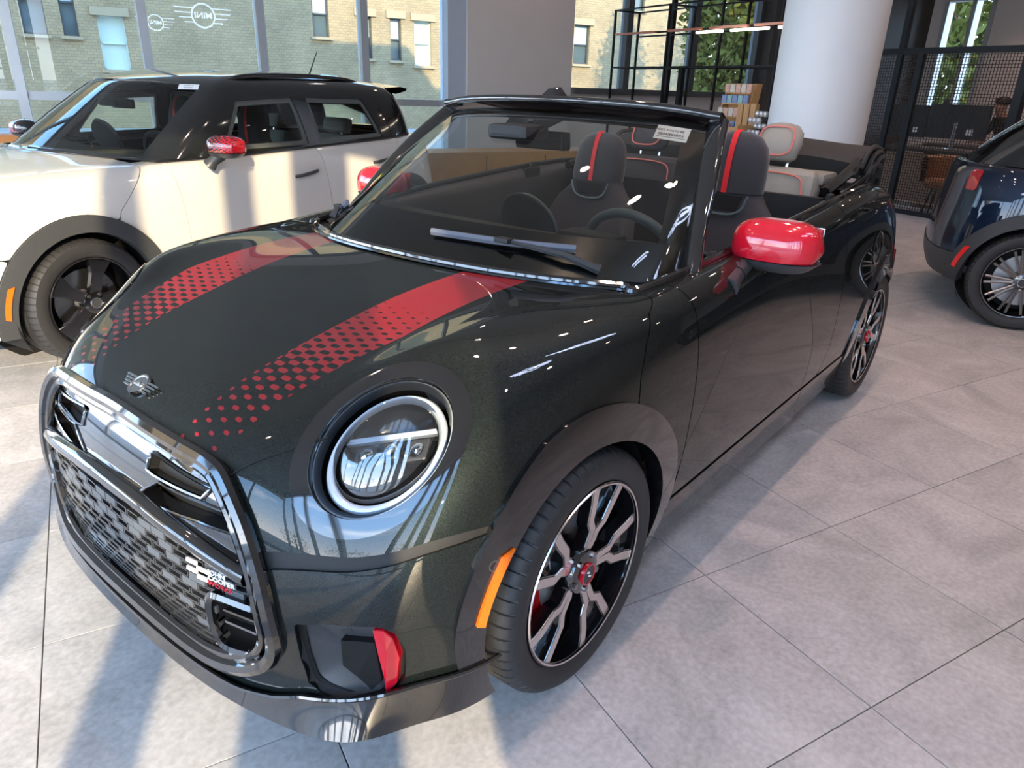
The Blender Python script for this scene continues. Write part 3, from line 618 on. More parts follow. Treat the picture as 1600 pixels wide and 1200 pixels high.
# steering wheel
SM=frame((-.93,.37,.872),(-.90,0,.42)); TG=MATS['teal grey trim']
b=MB(); b.tube([SM@Vector((.178*math.cos(a),.172*math.sin(a),0)) for a in np.linspace(0,2*PI,56,endpoint=False)],.0165,10,closed=True); stw=b.build('steering_wheel',mat('steering leather',(.11,.135,.14),.45,noise=.1,nscale=200),CAR)
b=MB(); b.lathe([(0,.02),(.05,.018),(.065,0),(.06,-.05)],32,M=SM); b.build('wheel_hub',SATIN,stw)
for a in (0,PI,-PI/2):
    b=MB(); b.tube([SM@Vector((.05*math.cos(a),.05*math.sin(a),0)),SM@Vector((.168*math.cos(a),.165*math.sin(a),-.004))],[.02,.014],8,flat=.5); b.build('wheel_spoke',SATIN,stw)
# seats
def seat_sections(x0,yc,z0,zt):
    """one-piece bucket seat: rows of rings from cushion to head"""
    G=[]
    rows=[(z0-.02,.245,.075,.0),(z0+.10,.25,.075,.02),(z0+.24,.25,.07,.05),(z0+.36,.235,.065,.075),(z0+.44,.20,.06,.09),(z0+.495,.155,.055,.098),(z0+.53,.135,.052,.102),(z0+.60,.132,.052,.11),(z0+.66,.128,.05,.118),(z0+.71,.115,.045,.125),(z0+.745,.085,.036,.13),(z0+.762,.045,.02,.132)]
    k_=(zt-z0)/.762
    for z,hw,hd,lean in rows:
        zz=z0+(z-z0)*k_; ring=[]
        for k in range(28):
            a=2*PI*k/28; c,s_=math.cos(a),math.sin(a); yy=hw*math.copysign(abs(c)**.75,c); xx=hd*math.copysign(abs(s_)**.8,s_)
            wing=.045*max(0,(abs(yy)/.25-.55))*2 if z<z0+.45 else 0
            ring.append((x0-lean+xx+(wing if s_>0 else 0),yc+yy,zz))
        G.append(ring)
    return G
def seat(yc,x0=-1.60,z0=.50,zt=1.262):
    st=loftgrid('front_seat',seat_sections(x0,yc,z0,zt),FABRIC2,CAR,closev=True,caps=True)
    b=MB(); b.box((x0+.26,yc,.42),(.50,.50,.16),bev=.06); b.build('seat_cushion',FABRIC,st)
    # headrest pad, red stripe, badge loop
    k_=(zt-z0)/.762
    G=[]; 
    for z,hw,hd,lean in [(z0+.535*k_,.133,.055,.101),(z0+.60*k_,.134,.058,.11),(z0+.66*k_,.130,.056,.118),(z0+.71*k_,.118,.05,.125),(z0+.748*k_,.088,.041,.13),(z0+.770*k_,.04,.02,.133)]:
        G.append([(x0-lean+(hd+.004)*math.copysign(abs(math.sin(a))**.8,math.sin(a)),yc+(hw+.004)*math.copysign(abs(math.cos(a))**.75,math.cos(a)),z) for a in np.linspace(0,2*PI,28,endpoint=False)])
    loftgrid('headrest_pad',G,FABRIC,st,closev=True,caps=True)
    b=MB(); rr=[(x0-lean+hd+.0075,z) for z,hw,hd,lean in [(z0+.535*k_,.133,.055,.101),(z0+.60*k_,.134,.058,.11),(z0+.66*k_,.130,.056,.118),(z0+.71*k_,.118,.05,.125),(z0+.745*k_,.088,.041,.13),(z0+.768*k_,.04,.028,.133),(z0+.778*k_,.04,.0,.133)]]
    sy=-.004
    b.add([(x,yc+sy+w,z) for x,z in rr for w in(-.0115,.0115)],[(2*i,2*i+1,2*i+3,2*i+2) for i in range(len(rr)-1)],True); b.build('red_stripe',REDF,st)
    b=MB(); b.tube(crspline([(x0-.030,yc-.105,z0+.530*k_),(x0-.026,yc-.085,z0+.475*k_),(x0-.022,yc-.04,z0+.452*k_),(x0-.022,yc+.04,z0+.452*k_),(x0-.026,yc+.085,z0+.475*k_),(x0-.030,yc+.105,z0+.530*k_)],5),.0055,6); b.build('belt_loop_trim',MATS['teal grey trim'],st)
    b=MB(); b.add([(x0-.038,yc-.085,z0+.525*k_),(x0-.038,yc+.085,z0+.525*k_),(x0-.030,yc+.06,z0+.465*k_),(x0-.030,yc-.06,z0+.465*k_)],[(0,1,2,3)]); b.build('belt_opening',DARK,st)
    for k in range(2):
        b=MB()
        for q in (-1,1): b.box((x0+.028,yc+q*.022,z0+.275*k_+k*.018+q*.004),(.006,.038,.010))
        b.build('seat_badge',mat('grey woven badge',(.12,.12,.13),.7,noise=.1),st)
    return st
seat(.37,zt=1.255); seat(-.37,x0=-1.74,zt=1.205)
# rear bench with red piping: left seat stone leather, right seat darker charcoal
PIPE=mat('coral piping',(.62,.16,.13),.5,noise=.1)
for yc in (.335,-.335):
    b=MB(); b.box((0,0,0),(.15,.46,.34),bev=.06); LR=LEATHER if yc>0 else FABRIC2; rs=b.build('rear_seat',LR,CAR); sub(rs,1); rs.location=(-2.22,yc,.93); rs.rotation_euler=(0,-.22,0)
    G=[]
    for z,hw,hd in [(-.085,.076,.035),(-.07,.096,.05),(0,.106,.056),(.05,.098,.052),(.08,.072,.04),(.09,.034,.02)]:
        G.append([(hd*math.sin(a)-z*.2,hw*math.copysign(abs(math.cos(a))**.7,math.cos(a)),z) for a in np.linspace(0,2*PI,24,endpoint=False)])
    hr=loftgrid('rear_headrest',G,LR,rs,closev=True,caps=True); hr.matrix_parent_inverse=Matrix(); hr.location=(.0,0,.275)
    b=MB(); b.tube([(.053+.004*math.cos(a)-z_*.2,.083*math.copysign(abs(math.cos(a))**.6,math.cos(a)),z_) for a in np.linspace(0,2*PI,40,endpoint=False) for z_ in (.066*math.copysign(abs(math.sin(a))**.6,math.sin(a)),)],.004,5,closed=True); k=b.build('headrest_piping',PIPE,rs); k.location=(.0,0,.275)
    for q in (-.055,.055):
        b=MB(); b.tube([(-.02,q,.15),(-.015,q,.24)],.007,8); b.build('headrest_post',CHROME,rs)
    b=MB(); b.tube(crspline([(.078,-.175,-.10),(.078,-.175,.05),(.076,-.13,.125),(.076,.13,.125),(.078,.175,.05),(.078,.175,-.10)],5),.004,5); b.build('seat_piping',PIPE,rs)
MB().box((-2.22,0,.86),(.12,.22,.25),bev=.04).build('rear_centre_pad',LEATHER,CAR)
# inner door cards, rear side trims
for sg in (1,-1):
    G=[]
    for a in np.linspace(8.05,12.4,22):
        p=S.ev(a,0.); G.append([(p[0],sg*(p[1]-.002),p[2]),(p[0],sg*(p[1]-.03),p[2]-.012),(p[0],sg*(p[1]-.05),p[2]-.06),(p[0],sg*(p[1]-.05),p[2]-.30),(p[0],sg*(p[1]-.03),.34)])
    loftgrid('door_card',G,SATIN,CAR)
    b=MB(); b.box((-1.78,sg*.735,1.0),(.12,.03,.05),bev=.01); b.box((-1.80,sg*.74,1.035),(.05,.02,.03),bev=.006); b.build('belt_anchor',MATTE,CAR)
    # soft top side linkage
    b=MB(); b.tube([(-2.0,sg*.66,1.03),(-2.35,sg*.66,1.10),(-2.62,sg*.62,1.15)],[.022,.026,.02],8); b.tube([(-2.12,sg*.70,1.02),(-2.60,sg*.68,1.07)],.014,8); b.build('roof_linkage',GLOSS,CAR)
    b=MB(); b.box((-2.33,sg*.47,1.055),(.20,.22,.05),bev=.02); b.build('roll_hoop_cover',LEATHER,CAR)
# folded soft top and boot lid
G=[]
for s in np.linspace(-1,1,25):
    a=abs(s); y=s*.66; xb=-2.50+.03*a*a; row=[]
    for dx,z in ((.0,1.06),(.03,1.135),(-.02,1.185),(-.16,1.205),(-.34,1.185),(-.42,1.12),(-.42,1.03)): row.append((xb+dx-.02*a,y,z-.012*a**4+.006*math.sin(7*s+z*20)))
    G.append(row)
stk=loftgrid('folded_soft_top',G,CANVAS,CAR)
for k,(dx,z,yy) in enumerate(((.0,1.19,.664),(-.09,1.165,.668),(-.17,1.14,.67),(-.05,1.11,.672))):
    for sg in (1,-1):
        b=MB(); b.tube(crspline([(-2.47+dx,sg*yy,z-.09),(-2.5+dx,sg*(yy+.012),z-.02),(-2.62+dx,sg*(yy+.006),z),(-2.78+dx*.4,sg*yy,z-.02)],5),.012,6); b.build('canvas_fold',CANVAS,stk)
G=[]
for s in np.linspace(-1,1,21):
    row=[]
    for t in np.linspace(0,1,6):
        a=np.interp(abs(s),[0,1],[15,12.6]); p=S.ev(a,0.); row.append((np.interp(t,[0,1],[-2.42,p[0]]),p[1]*(1 if s>=0 else -1),1.0+(p[2]-1.0)*t))
    G.append(row)
loftgrid('boot_deck',G,SATIN,CAR)
b=MB(); b.box((-2.05,0,.75),(.04,1.3,.5)); b.build('rear_bulkhead',MATTE,CAR)
# fuel flap ring and tail lamps
p,n_=shoot((-2.20,2,.80),(0,-1,0),.002); b=MB(); b.lathe([(.064,.0),(.067,.003),(.072,.003),(.075,.0)],40,M=frame(p,n_)); b.build('fuel_flap_ring',GLOSS,CAR)
for sg in (1,-1):
    panel('tail_lamp',S,lambda x,y,z,u,v:np.minimum(.10-np.hypot((y-.66)*.9,z-.76),-x-2.5),mat('tail lamp red',(.35,.01,.015),.1,coat=1,noise=.1),CAR,off=.006,side=sg,u=(12.5,15),v=(3,8))
# ---- wing mirrors
for sg in (1,-1):
    root=MB()
    G=[]
    for i,t in enumerate(np.linspace(-1,1,19)):
        k=(1-abs(t)**3.2)**(1/2.4) if abs(t)<1 else .02; k=max(k,.05); ring=[]
        for a in np.linspace(0,2*PI,32,endpoint=False):
            c,s_=math.cos(a),math.sin(a); ring.append((.085*k*math.copysign(abs(c)**.8,c)*(1 if c>0 else .75),.133*t,.078*k*math.copysign(abs(s_)**.8,s_)))
        G.append(ring)
    def cut(G,lo,hi,name,m,par,sc=1):
        GG=[[(x*sc,y,min(max(z,lo),hi)) for x,y,z in r] for r in G]; o=loftgrid(name,GG,m,par,closev=True,caps=True); return o
    mir=cut(G,-.036,.2,'mirror_cap',RED,CAR); mir.location=(-.90,sg*.868,.992); mir.rotation_euler=(0,0,sg*.10)
    cut(G,-.2,-.037,'mirror_lower_shell',SATIN,mir,.97)
    b=MB(); b.tube([(.0,-sg*.07,-.050),(.07,-sg*.075,-.068),(.15,-sg*.075,-.084),(.21,-sg*.07,-.10)],[.026,.032,.030,.034],14); b.build('mirror_stalk',SATIN,mir)
    b=MB(); b.tube([(.128,-sg*.075,-.0795),(.131,-sg*.075,-.0801)],.0325,14); b.build('stalk_joint',DARK,mir)
    MB().box((-.062,0,0),(.006,.23,.11),bev=.002).build('mirror_glass',CHROME,mir)
# ---- wheels
def wheel_mesh(parent,loc,sg,style,R=.315,rr=.236,wd=.215,face=MACH,body=GLOSS,caliper=REDC):
    Mw=Matrix(((1,0,0,0),(0,0,sg,0),(0,1,0,0),(0,0,0,1)))   # local z -> outward
    hw=wd/2
    b=MB(); b.lathe([(rr-.02,-.16),(rr-.012,-.02),(rr-.008,.0),(rr+.001,.004),(rr+.002,-.002),(rr-.004,-.20),(rr-.02,-.2)],64,M=Mw)
    w=b.build('wheel',body,parent); w.location=loc
    # tyre with cut shoulder blocks
    NB=60; prof=[(rr+.001,-.002),(rr+.012,.008),(rr+.04,.012),(R-.022,.008),(R-.008,-.006),(R-.002,-.022),(R,-.05),(R-.006,-.062),(R,-.074),(R,-.10),(R-.006,-.108),(R,-.116),(R,-.145),(R-.006,-.153),(R,-.161),(R-.004,-.19),(R-.02,-.21),(rr+.03,-.214),(rr,-.2)]
    v=[];f=[];K=len(prof)
    angs=[]
    for k in range(NB):
        a=2*PI*k/NB; st=2*PI/NB; angs+=[(a,0),(a+st*.80,0),(a+st*.84,1),(a+st*.96,1)]
    for a,gr in angs:
        for j,(r,h) in enumerate(prof):
            q=r-(.006 if gr and 4<=j<=6 else 0)-(.004 if gr and 12<j<16 else 0); v.append((q*math.cos(a+(.02*j if 4<=j<=6 else 0)*0),q*math.sin(a),h))
    n=len(angs)
    for i in range(n):
        for j in range(K-1): f.append((i*K+j,((i+1)%n)*K+j,((i+1)%n)*K+j+1,i*K+j+1))
    b=MB(); b.add(v,f,True,Mw); b.build('tyre',RUBBER,w,auto=35)
    b=MB(); b.lathe([(rr-.006,.006),(rr-.002,.0072),(rr,.004)],64,M=Mw); b.build('rim_lip',face,w)
    # brake disc, caliper
    b=MB(); b.lathe([(.06,-.075),(.165,-.075),(.165,-.095),(.06,-.095)],48,M=Mw); b.build('brake_disc',GREYM,w)
    b=MB(); b.lathe([(0,-.12),(rr-.03,-.12)],40,M=Mw); b.build('wheel_backplate',DARK,w)
    if caliper is not None:
        b=MB(); b.lathe([(.125,-.05),(.180,-.05),(.188,-.07),(.180,-.11),(.125,-.11),(.125,-.05)],14,M=Mw,a0=math.radians(-38),a1=math.radians(42)); b.build('brake_caliper',caliper,w)
    if style=='fork':
        for k in range(5):
            A=Mw@Matrix.Rotation(2*PI*k/5+.628,4,'Z')
            L1=[(.058,.0),(.066,.009),(.108,.012),(.130,.032),(.180,.046),(.226,.066)]; L2=[(.058,.0),(.066,-.009),(.112,-.012),(.134,-.034),(.182,-.044),(.228,-.056)]
            def rib(line,h0,h1,w0,w1,nm,m,par):
                b=MB(); n=len(line); vv=[]
                for i,(x,y) in enumerate(line):
                    a=line[max(i-1,0)]; c=line[min(i+1,n-1)]; tx,ty=c[0]-a[0],c[1]-a[1]; q=math.hypot(tx,ty); nx,ny=-ty/q,tx/q; w_=w0+(w1-w0)*i/(n-1); h=h0+(h1-h0)*i/(n-1); d=(x-.062)/.167
                    zt=h-.012*(1-d)**2-.004
                    vv+=[(x+nx*w_,y+ny*w_,zt),(x-nx*w_,y-ny*w_,zt),(x-nx*w_*1.15,y-ny*w_*1.15,zt-.03),(x+nx*w_*1.15,y+ny*w_*1.15,zt-.03)]
                ff=[(0,1,2,3),(4*n-4,4*n-1,4*n-2,4*n-3)]
                for i in range(n-1): ff+=[(4*i,4*i+4,4*i+5,4*i+1),(4*i+1,4*i+5,4*i+6,4*i+2),(4*i+2,4*i+6,4*i+7,4*i+3),(4*i+3,4*i+7,4*i+4,4*i)]
                b.add(vv,ff,M=A); return b.build(nm,m,par)
            for ln in (L1,L2):
                rib(ln,.002,.002,.013,.0155,'spoke',body,w); rib(ln,.0045,.0045,.0085,.0118,'spoke_face',face,w)
            b=MB(); b.add([(.08,-.008,-.03),(.08,.008,-.03),(.135,.028,-.022),(.225,.05,-.018),(.222,-.06,-.018),(.13,-.03,-.022)],[(0,1,2,3,4,5)],M=A); b.build('spoke_web',body,w)
    elif style=='multi':
        for k in range(10):
            for q in (-1,1):
                A=Mw@Matrix.Rotation(2*PI*k/10,4,'Z'); b=MB()
                P_=[(.05,q*.006,-.012),(.12,q*.012,-.010),(rr-.02,q*.022,-.004)]; b.tube([A@Vector(p_) for p_ in P_],[.010,.008,.009],6); b.build('spoke',face,w)
    else:
        for k in range(5):
            A=Mw@Matrix.Rotation(2*PI*k/5+.6,4,'Z'); b=MB(); b.add([(.05,-.03,-.01),(.05,.03,-.01),(.15,.03,-.004),(rr-.012,.06,-.002),(rr-.012,-.06,-.002),(.15,-.03,-.004)]+[(.05,-.03,-.04),(.05,.03,-.04),(.15,.03,-.035),(rr-.012,.06,-.03),(rr-.012,-.06,-.03),(.15,-.03,-.035)],[(0,1,2,3,4,5)]+[(i,(i+1)%6,6+(i+1)%6,6+i) for i in range(6)],M=A); b.build('spoke',body,w,bevel=.004)
    b=MB(); b.lathe([(0,.0),(.03,.0),(.055,-.006),(.066,-.03),(.07,-.07)],40,M=Mw); b.build('hub',body,w)
    b=MB(); b.lathe([(0,.007),(.024,.007),(.026,.005),(.026,0)],32,M=Mw); b.build('centre_cap',SATIN,w)
    b=MB(); b.lathe([(.024,.006),(.0245,.0085),(.028,.0085),(.029,.0)],36,M=Mw); b.build('cap_ring',RED if style=='fork' else CHROME,w)
    if style=='fork':
        for q in (-1,1):
            b=MB(); b.box((q*.006,q*.004,.0078),(.012,.005,.001),M=Mw@Matrix.Rotation(.5,4,'Z')); b.build('cap_flag',WHITE,w)
    for k in range(5):
        a=2*PI*k/5+.3+PI/5; b=MB(); b.lathe([(0,.0),(.008,.0),(.009,-.03)],8,M=Mw@Matrix.Translation((.047*math.cos(a),.047*math.sin(a),.002))); b.build('wheel_bolt',GREYM,w)
    return w
for sg in (1,-1):
    for k,(cx,_) in enumerate(ARCH): wheel_mesh(CAR,(cx,sg*.848,.315),sg,'fork')
# ------------------------------------------------------------------ showroom shell
BF=7.5; BN=-4.2; AL=-6.5; AR=13.5; CH=4.0
def abbox(name,a0,a1,b0,b1,z0,z1,m,parent=None,bev=0):
    b=MB(); b.box(((a0+a1)/2,(b0+b1)/2,(z0+z1)/2),(a1-a0,b1-b0,z1-z0),M=ABM,bev=bev); return b.build(name,m,parent)
TILE=mat('grey stone tile',(.42,.40,.385),.42,spec=.45)
def tile_nodes(m):
    n=m.node_tree.nodes; l=m.node_tree.links.new; b=n['Principled BSDF']; g_=n.new('ShaderNodeNewGeometry'); oi=n.new('ShaderNodeObjectInfo')
    ad=n.new('ShaderNodeVectorMath'); ad.operation='ADD'; mu=n.new('ShaderNodeVectorMath'); mu.operation='SCALE'; mu.inputs['Scale'].default_value=7.3
    cx=n.new('ShaderNodeCombineXYZ'); l(oi.outputs['Random'],cx.inputs[0]); l(oi.outputs['Random'],cx.inputs[1]); l(cx.outputs[0],mu.inputs[0]); l(g_.outputs['Position'],ad.inputs[0]); l(mu.outputs[0],ad.inputs[1])
    z1=n.new('ShaderNodeTexNoise'); z1.inputs['Scale'].default_value=1.5; z1.inputs['Detail'].default_value=8; z1.inputs['Roughness'].default_value=.62; z1.inputs['Distortion'].default_value=2.4; l(ad.outputs[0],z1.inputs['Vector'])
    z2=n.new('ShaderNodeTexNoise'); z2.inputs['Scale'].default_value=60; z2.inputs['Detail'].default_value=4; l(ad.outputs[0],z2.inputs['Vector'])
    r=n.new('ShaderNodeValToRGB'); r.color_ramp.elements[0].position=.32; r.color_ramp.elements[0].color=(.40,.39,.38,1); r.color_ramp.elements[1].position=.68; r.color_ramp.elements[1].color=(.60,.58,.565,1); l(z1.outputs['Fac'],r.inputs[0])
    mx=n.new('ShaderNodeMixRGB'); mx.blend_type='OVERLAY'; mx.inputs[0].default_value=.35; l(r.outputs[0],mx.inputs[1]); l(z2.outputs['Fac'],mx.inputs[2]); l(mx.outputs[0],b.inputs['Base Color'])
    rr=n.new('ShaderNodeMapRange'); rr.inputs[3].default_value=.34; rr.inputs[4].default_value=.52; l(z1.outputs['Fac'],rr.inputs[0]); l(rr.outputs[0],b.inputs['Roughness'])
tile_nodes(TILE)
GROUT=mat('grey grout',(.12,.115,.11),.8,noise=.2)
b=MB(); b.box(((AL+AR)/2,(BN+BF)/2,-.06),(AR-AL,BF-BN,.108),M=ABM); FLOOR=struct(b.build('floor',GROUT))
TS_A,TS_B,TA0,TB0=.597,.587,.298,-.052
b=MB(); b.box((0,0,-.004),(TS_A-.003,TS_B-.003,.012),bev=.0012)
tm=bpy.data.meshes.new('floor_tile'); tm.from_pydata(b.v,[],b.f); tm.update(); tm.materials.append(TILE)
_mi=CAM.matrix_world.inverted(); cells=[]
for i in range(-9,23):
    for j in range(-7,13):
        a=TA0+(i+.5)*TS_A; c=TB0+(j+.5)*TS_B
        if not(AL<a<AR and BN<c<BF): continue
        q=_mi@AB(a,c,0); vis=q.z<-.3 and abs(q.x/q.z)*1121<1000 and abs(q.y/q.z)*1121<800
        cells.append((0 if vis else 1,q.length,a,c))
cells.sort(); rest=MB()
for k,(nv_,d,a,c) in enumerate(cells):
    if k<300:
        o=bpy.data.objects.new('floor_tile',tm); COL.objects.link(o); o.parent=FLOOR; M=ABM.copy(); M.translation=AB(a,c,0); o.matrix_world=M
    else: rest.box((a,c,-.004),(TS_A-.004,TS_B-.004,.012),M=ABM)
ro=rest.build('far_floor_tiles',TILE,FLOOR); ro['kind']='stuff'
WALLG=mat('warm grey wall paint',(.50,.47,.45),.7,noise=.04,nscale=3); WHITEW=mat('white wall paint',(.78,.77,.75),.6,noise=.03,nscale=3); CEIL=mat('grey ceiling',(.58,.55,.50),.8,noise=.1,nscale=2); BROWN=mat('dark brown panelling',(.05,.042,.038),.6,noise=.15,nscale=6)
ALU=mat('grey aluminium frame',(.42,.44,.46),.4,.6,noise=.06); DKF=mat('charcoal window frame',(.09,.095,.10),.45,.3,noise=.08); BLK=mat('black steel tube',(.012,.013,.015),.4,.4,noise=.1)
struct(abbox('ceiling',AL,AR,BN,BF,CH,CH+.15,CEIL))
PANE=glass('window pane',(.82,.87,.88),1.33)
# far side: glazed bay, grey wall, high windows, dark end
win=struct(empty('window_1')); 
abbox('bottom_rail',AL,3.80,BF-.06,BF+.06,0,.08,ALU,win); abbox('transom',AL,3.80,BF-.05,BF+.05,1.13,1.21,ALU,win); abbox('head_rail',AL,3.80,BF-.06,BF+.06,3.55,3.65,ALU,win)
ml=[-4.72,-3.50,-2.28,-1.06,.165,1.385,2.605]
for a in ml: abbox('mullion',a-.045,a+.045,BF-.09,BF+.07,0,3.6,ALU,win)
abbox('end_mullion',3.68,3.94,BF-.16,BF+.08,0,3.6,mat('blue grey frame',(.40,.46,.54),.45,.2,noise=.05),win)
ed_=[AL]+ml+[3.72]
for a0,a1 in zip(ed_[:-1],ed_[1:]):
    for z0,z1 in ((.08,1.13),(1.21,3.55)): abbox('window_pane',a0+.04,a1-.04,BF-.006,BF+.006,z0,z1,PANE,win)
struct(abbox('wall_far',3.94,5.58,BF-.20,BF+.1,0,CH,WALLG)); struct(abbox('wall_head',AL,3.94,BF-.1,BF+.1,3.65,CH,WHITEW))
wf=struct(abbox('wall_below_window',5.58,9.35,BF-.12,BF+.1,0,1.36,WALLG))
w2=struct(empty('window_2')); abbox('window_sill',5.58,9.4,BF-.28,BF+.05,1.34,1.42,DKF,w2); abbox('head_rail',5.58,9.4,BF-.06,BF+.06,3.5,3.6,DKF,w2)
for a in (6.63,7.92,9.30): abbox('mullion',a-.05,a+.05,BF-.1,BF+.06,1.40,3.55,DKF,w2)
for a0,a1 in ((5.58,6.6),(6.66,7.89),(7.95,9.28)): abbox('window_pane',a0,a1,BF-.006,BF+.006,1.42,3.5,PANE,w2)
struct(abbox('wall_over_window',5.58,9.4,BF-.1,BF+.1,3.6,CH,WALLG)); struct(abbox('wall_dark',9.35,AR,BF-.3,BF+.1,0,CH,BROWN))
# right end wall with a tall window
struct(abbox('wall_right',AR-.1,AR+.1,BN,6.06,0,CH,WALLG)); struct(abbox('wall_right_corner',AR-.1,AR+.1,6.98,BF,0,CH,WALLG)); struct(abbox('wall_right_low',AR-.1,AR+.1,6.06,6.98,0,.9,WALLG)); struct(abbox('wall_right_head',AR-.1,AR+.1,6.06,6.98,3.05,CH,WALLG))
w3=struct(empty('window_3'))
for c in (6.10,6.44,6.94): abbox('mullion',AR-.12,AR+.06,c-.04,c+.04,.9,3.05,ALU,w3)
abbox('window_pane',AR-.006,AR+.006,6.14,6.42,.9,3.05,PANE,w3); abbox('window_pane',AR-.006,AR+.006,6.46,6.92,.9,3.05,PANE,w3)
# street side behind the camera: glazing posts that throw the bands of shade, then solid wall
w4=struct(empty('window_4'))
fw=lambda w:(-1.187-w)/.959
for w_,h in ((.045,.085),(.225,.075),(.60,.066),(1.11,.062),(2.1,.06),(3.1,.06),(4.1,.06)):  # first two posts added to throw the shadow of the person at the camera
    a=fw(w_); abbox('mullion',a-h/.959,a+h/.959,BN-.05,BN+.05,0,3.8,ALU,w4)
abbox('head_rail',AL,fw(-.305),BN-.06,BN+.06,3.76,3.86,ALU,w4); abbox('bottom_rail',AL,fw(-.305),BN-.06,BN+.06,0,.06,ALU,w4)
struct(abbox('wall_near',fw(-.305),AR,BN-.12,BN+.12,0,CH,WALLG)); struct(abbox('wall_near_head',AL,fw(-.305),BN-.12,BN+.12,3.84,CH,WHITEW))
w5=struct(empty('window_5'))
for c in (-4.15,-2.0,.2,2.4,4.6,7.45): abbox('mullion',AL-.06,AL+.06,c-.05,c+.05,0,3.5,ALU,w5)
struct(abbox('wall_left_head',AL-.12,AL+.12,BN,BF,3.5,CH,WHITEW))
# ceiling spots: fittings with real light
SPOTE=mat('lit downlight',(1,.9,.85),.5,emit=(1,.86,.74),es=60); SPOTR=mat('white downlight trim',(.7,.7,.7),.4,noise=.03)
def downlight(a,c,e,sz=.05,col=(1,.63,.50),spot=True,ang=110):
    p=AB(a,c,CH-.02); t=tag(MB().lathe([(.05,.015),(.07,.0),(.075,.018)],20,M=Matrix.Translation(p)).build('downlight',SPOTR),'small round recessed ceiling downlight','downlight','ceiling downlights')
    MB().lathe([(0,.004),(.05,.004)],20,M=Matrix.Translation(p)).build('lit_disc',SPOTE,t)
    l=bpy.data.lights.new('downlight_beam','SPOT'); l.energy=e; l.color=col; l.shadow_soft_size=sz; l.spot_size=math.radians(ang); l.spot_blend=.5; o=bpy.data.objects.new('downlight_beam',l); COL.objects.link(o); o.location=p-Vector((0,0,.03)); o.parent=t
    o.matrix_parent_inverse=Matrix()
for a,c,e in ((.57,-.635,330),(1.50,-.269,330),(2.43,.097,330),(4.8,-.9,150),(6.4,-.9,140),(1.3,-2.6,150),(3.0,-2.6,150),(5.0,-2.6,150),(7.5,-2.4,140),(1.3,1.2,90),(3.0,1.2,90),(4.8,1.2,120),(6.6,1.2,300),(8.2,1.0,300),(-1.2,1.2,40),(-2.8,.5,30),(10.3,4.4,600),(11.8,4.6,600),(9.2,3.0,300),(4.8,6.1,150),(3.0,5.6,60)): downlight(a,c,e*.16)  # spots by the far grey wall and in the office added to brighten them
# ------------------------------------------------------------------ crossover cars (white on the left, blue on the right)
C2=[
[(-.38,0,.985),(.25,0,.955),(.65,0,.87),(.78,0,.78),(.82,0,.65),(.83,0,.5),(.82,0,.35),(.78,0,.22)],
[(-.40,.35,.98),(.20,.42,.95),(.58,.46,.88),(.72,.48,.78),(.76,.49,.65),(.77,.495,.5),(.76,.49,.35),(.73,.47,.22)],
[(-.46,.58,.97),(.05,.64,.955),(.40,.70,.89),(.55,.72,.79),(.61,.73,.65),(.63,.735,.5),(.62,.73,.35),(.60,.70,.22)],
[(-.52,.68,.965),(-.2,.735,.955),(.10,.79,.90),(.27,.825,.80),(.33,.84,.65),(.35,.845,.5),(.35,.83,.35),(.34,.80,.22)],
[(-.56,.74,.96),(-.42,.785,.95),(-.25,.83,.90),(-.1,.86,.80),(-.05,.875,.65),(-.03,.88,.5),(-.03,.865,.35),(-.03,.835,.22)],
[(-.62,.765,.96),(-.62,.80,.955),(-.62,.845,.905),(-.62,.872,.80),(-.62,.885,.65),(-.62,.887,.5),(-.62,.872,.35),(-.62,.84,.22)],
[(-1.2,.785,.965),(-1.2,.82,.96),(-1.2,.86,.905),(-1.2,.88,.80),(-1.2,.888,.65),(-1.2,.888,.5),(-1.2,.872,.35),(-1.2,.84,.22)],
[(-1.8,.785,.985),(-1.8,.82,.98),(-1.8,.86,.925),(-1.8,.882,.81),(-1.8,.888,.65),(-1.8,.888,.5),(-1.8,.872,.35),(-1.8,.84,.22)],
[(-2.5,.76,1.0),(-2.52,.80,.995),(-2.55,.845,.94),(-2.57,.875,.82),(-2.58,.888,.66),(-2.58,.888,.5),(-2.58,.872,.36),(-2.58,.84,.24)],
[(-2.90,.70,1.02),(-2.96,.74,1.01),(-3.0,.785,.95),(-3.02,.815,.83),(-3.04,.835,.66),(-3.06,.84,.5),(-3.05,.825,.37),(-3.02,.79,.27)],
[(-3.12,.42,1.02),(-3.18,.45,1.01),(-3.22,.48,.95),(-3.24,.50,.83),(-3.27,.52,.66),(-3.29,.53,.5),(-3.28,.52,.37),(-3.24,.50,.28)],
[(-3.16,0,1.02),(-3.22,0,1.01),(-3.26,0,.95),(-3.28,0,.83),(-3.31,0,.66),(-3.33,0,.5),(-3.32,0,.37),(-3.28,0,.28)]]
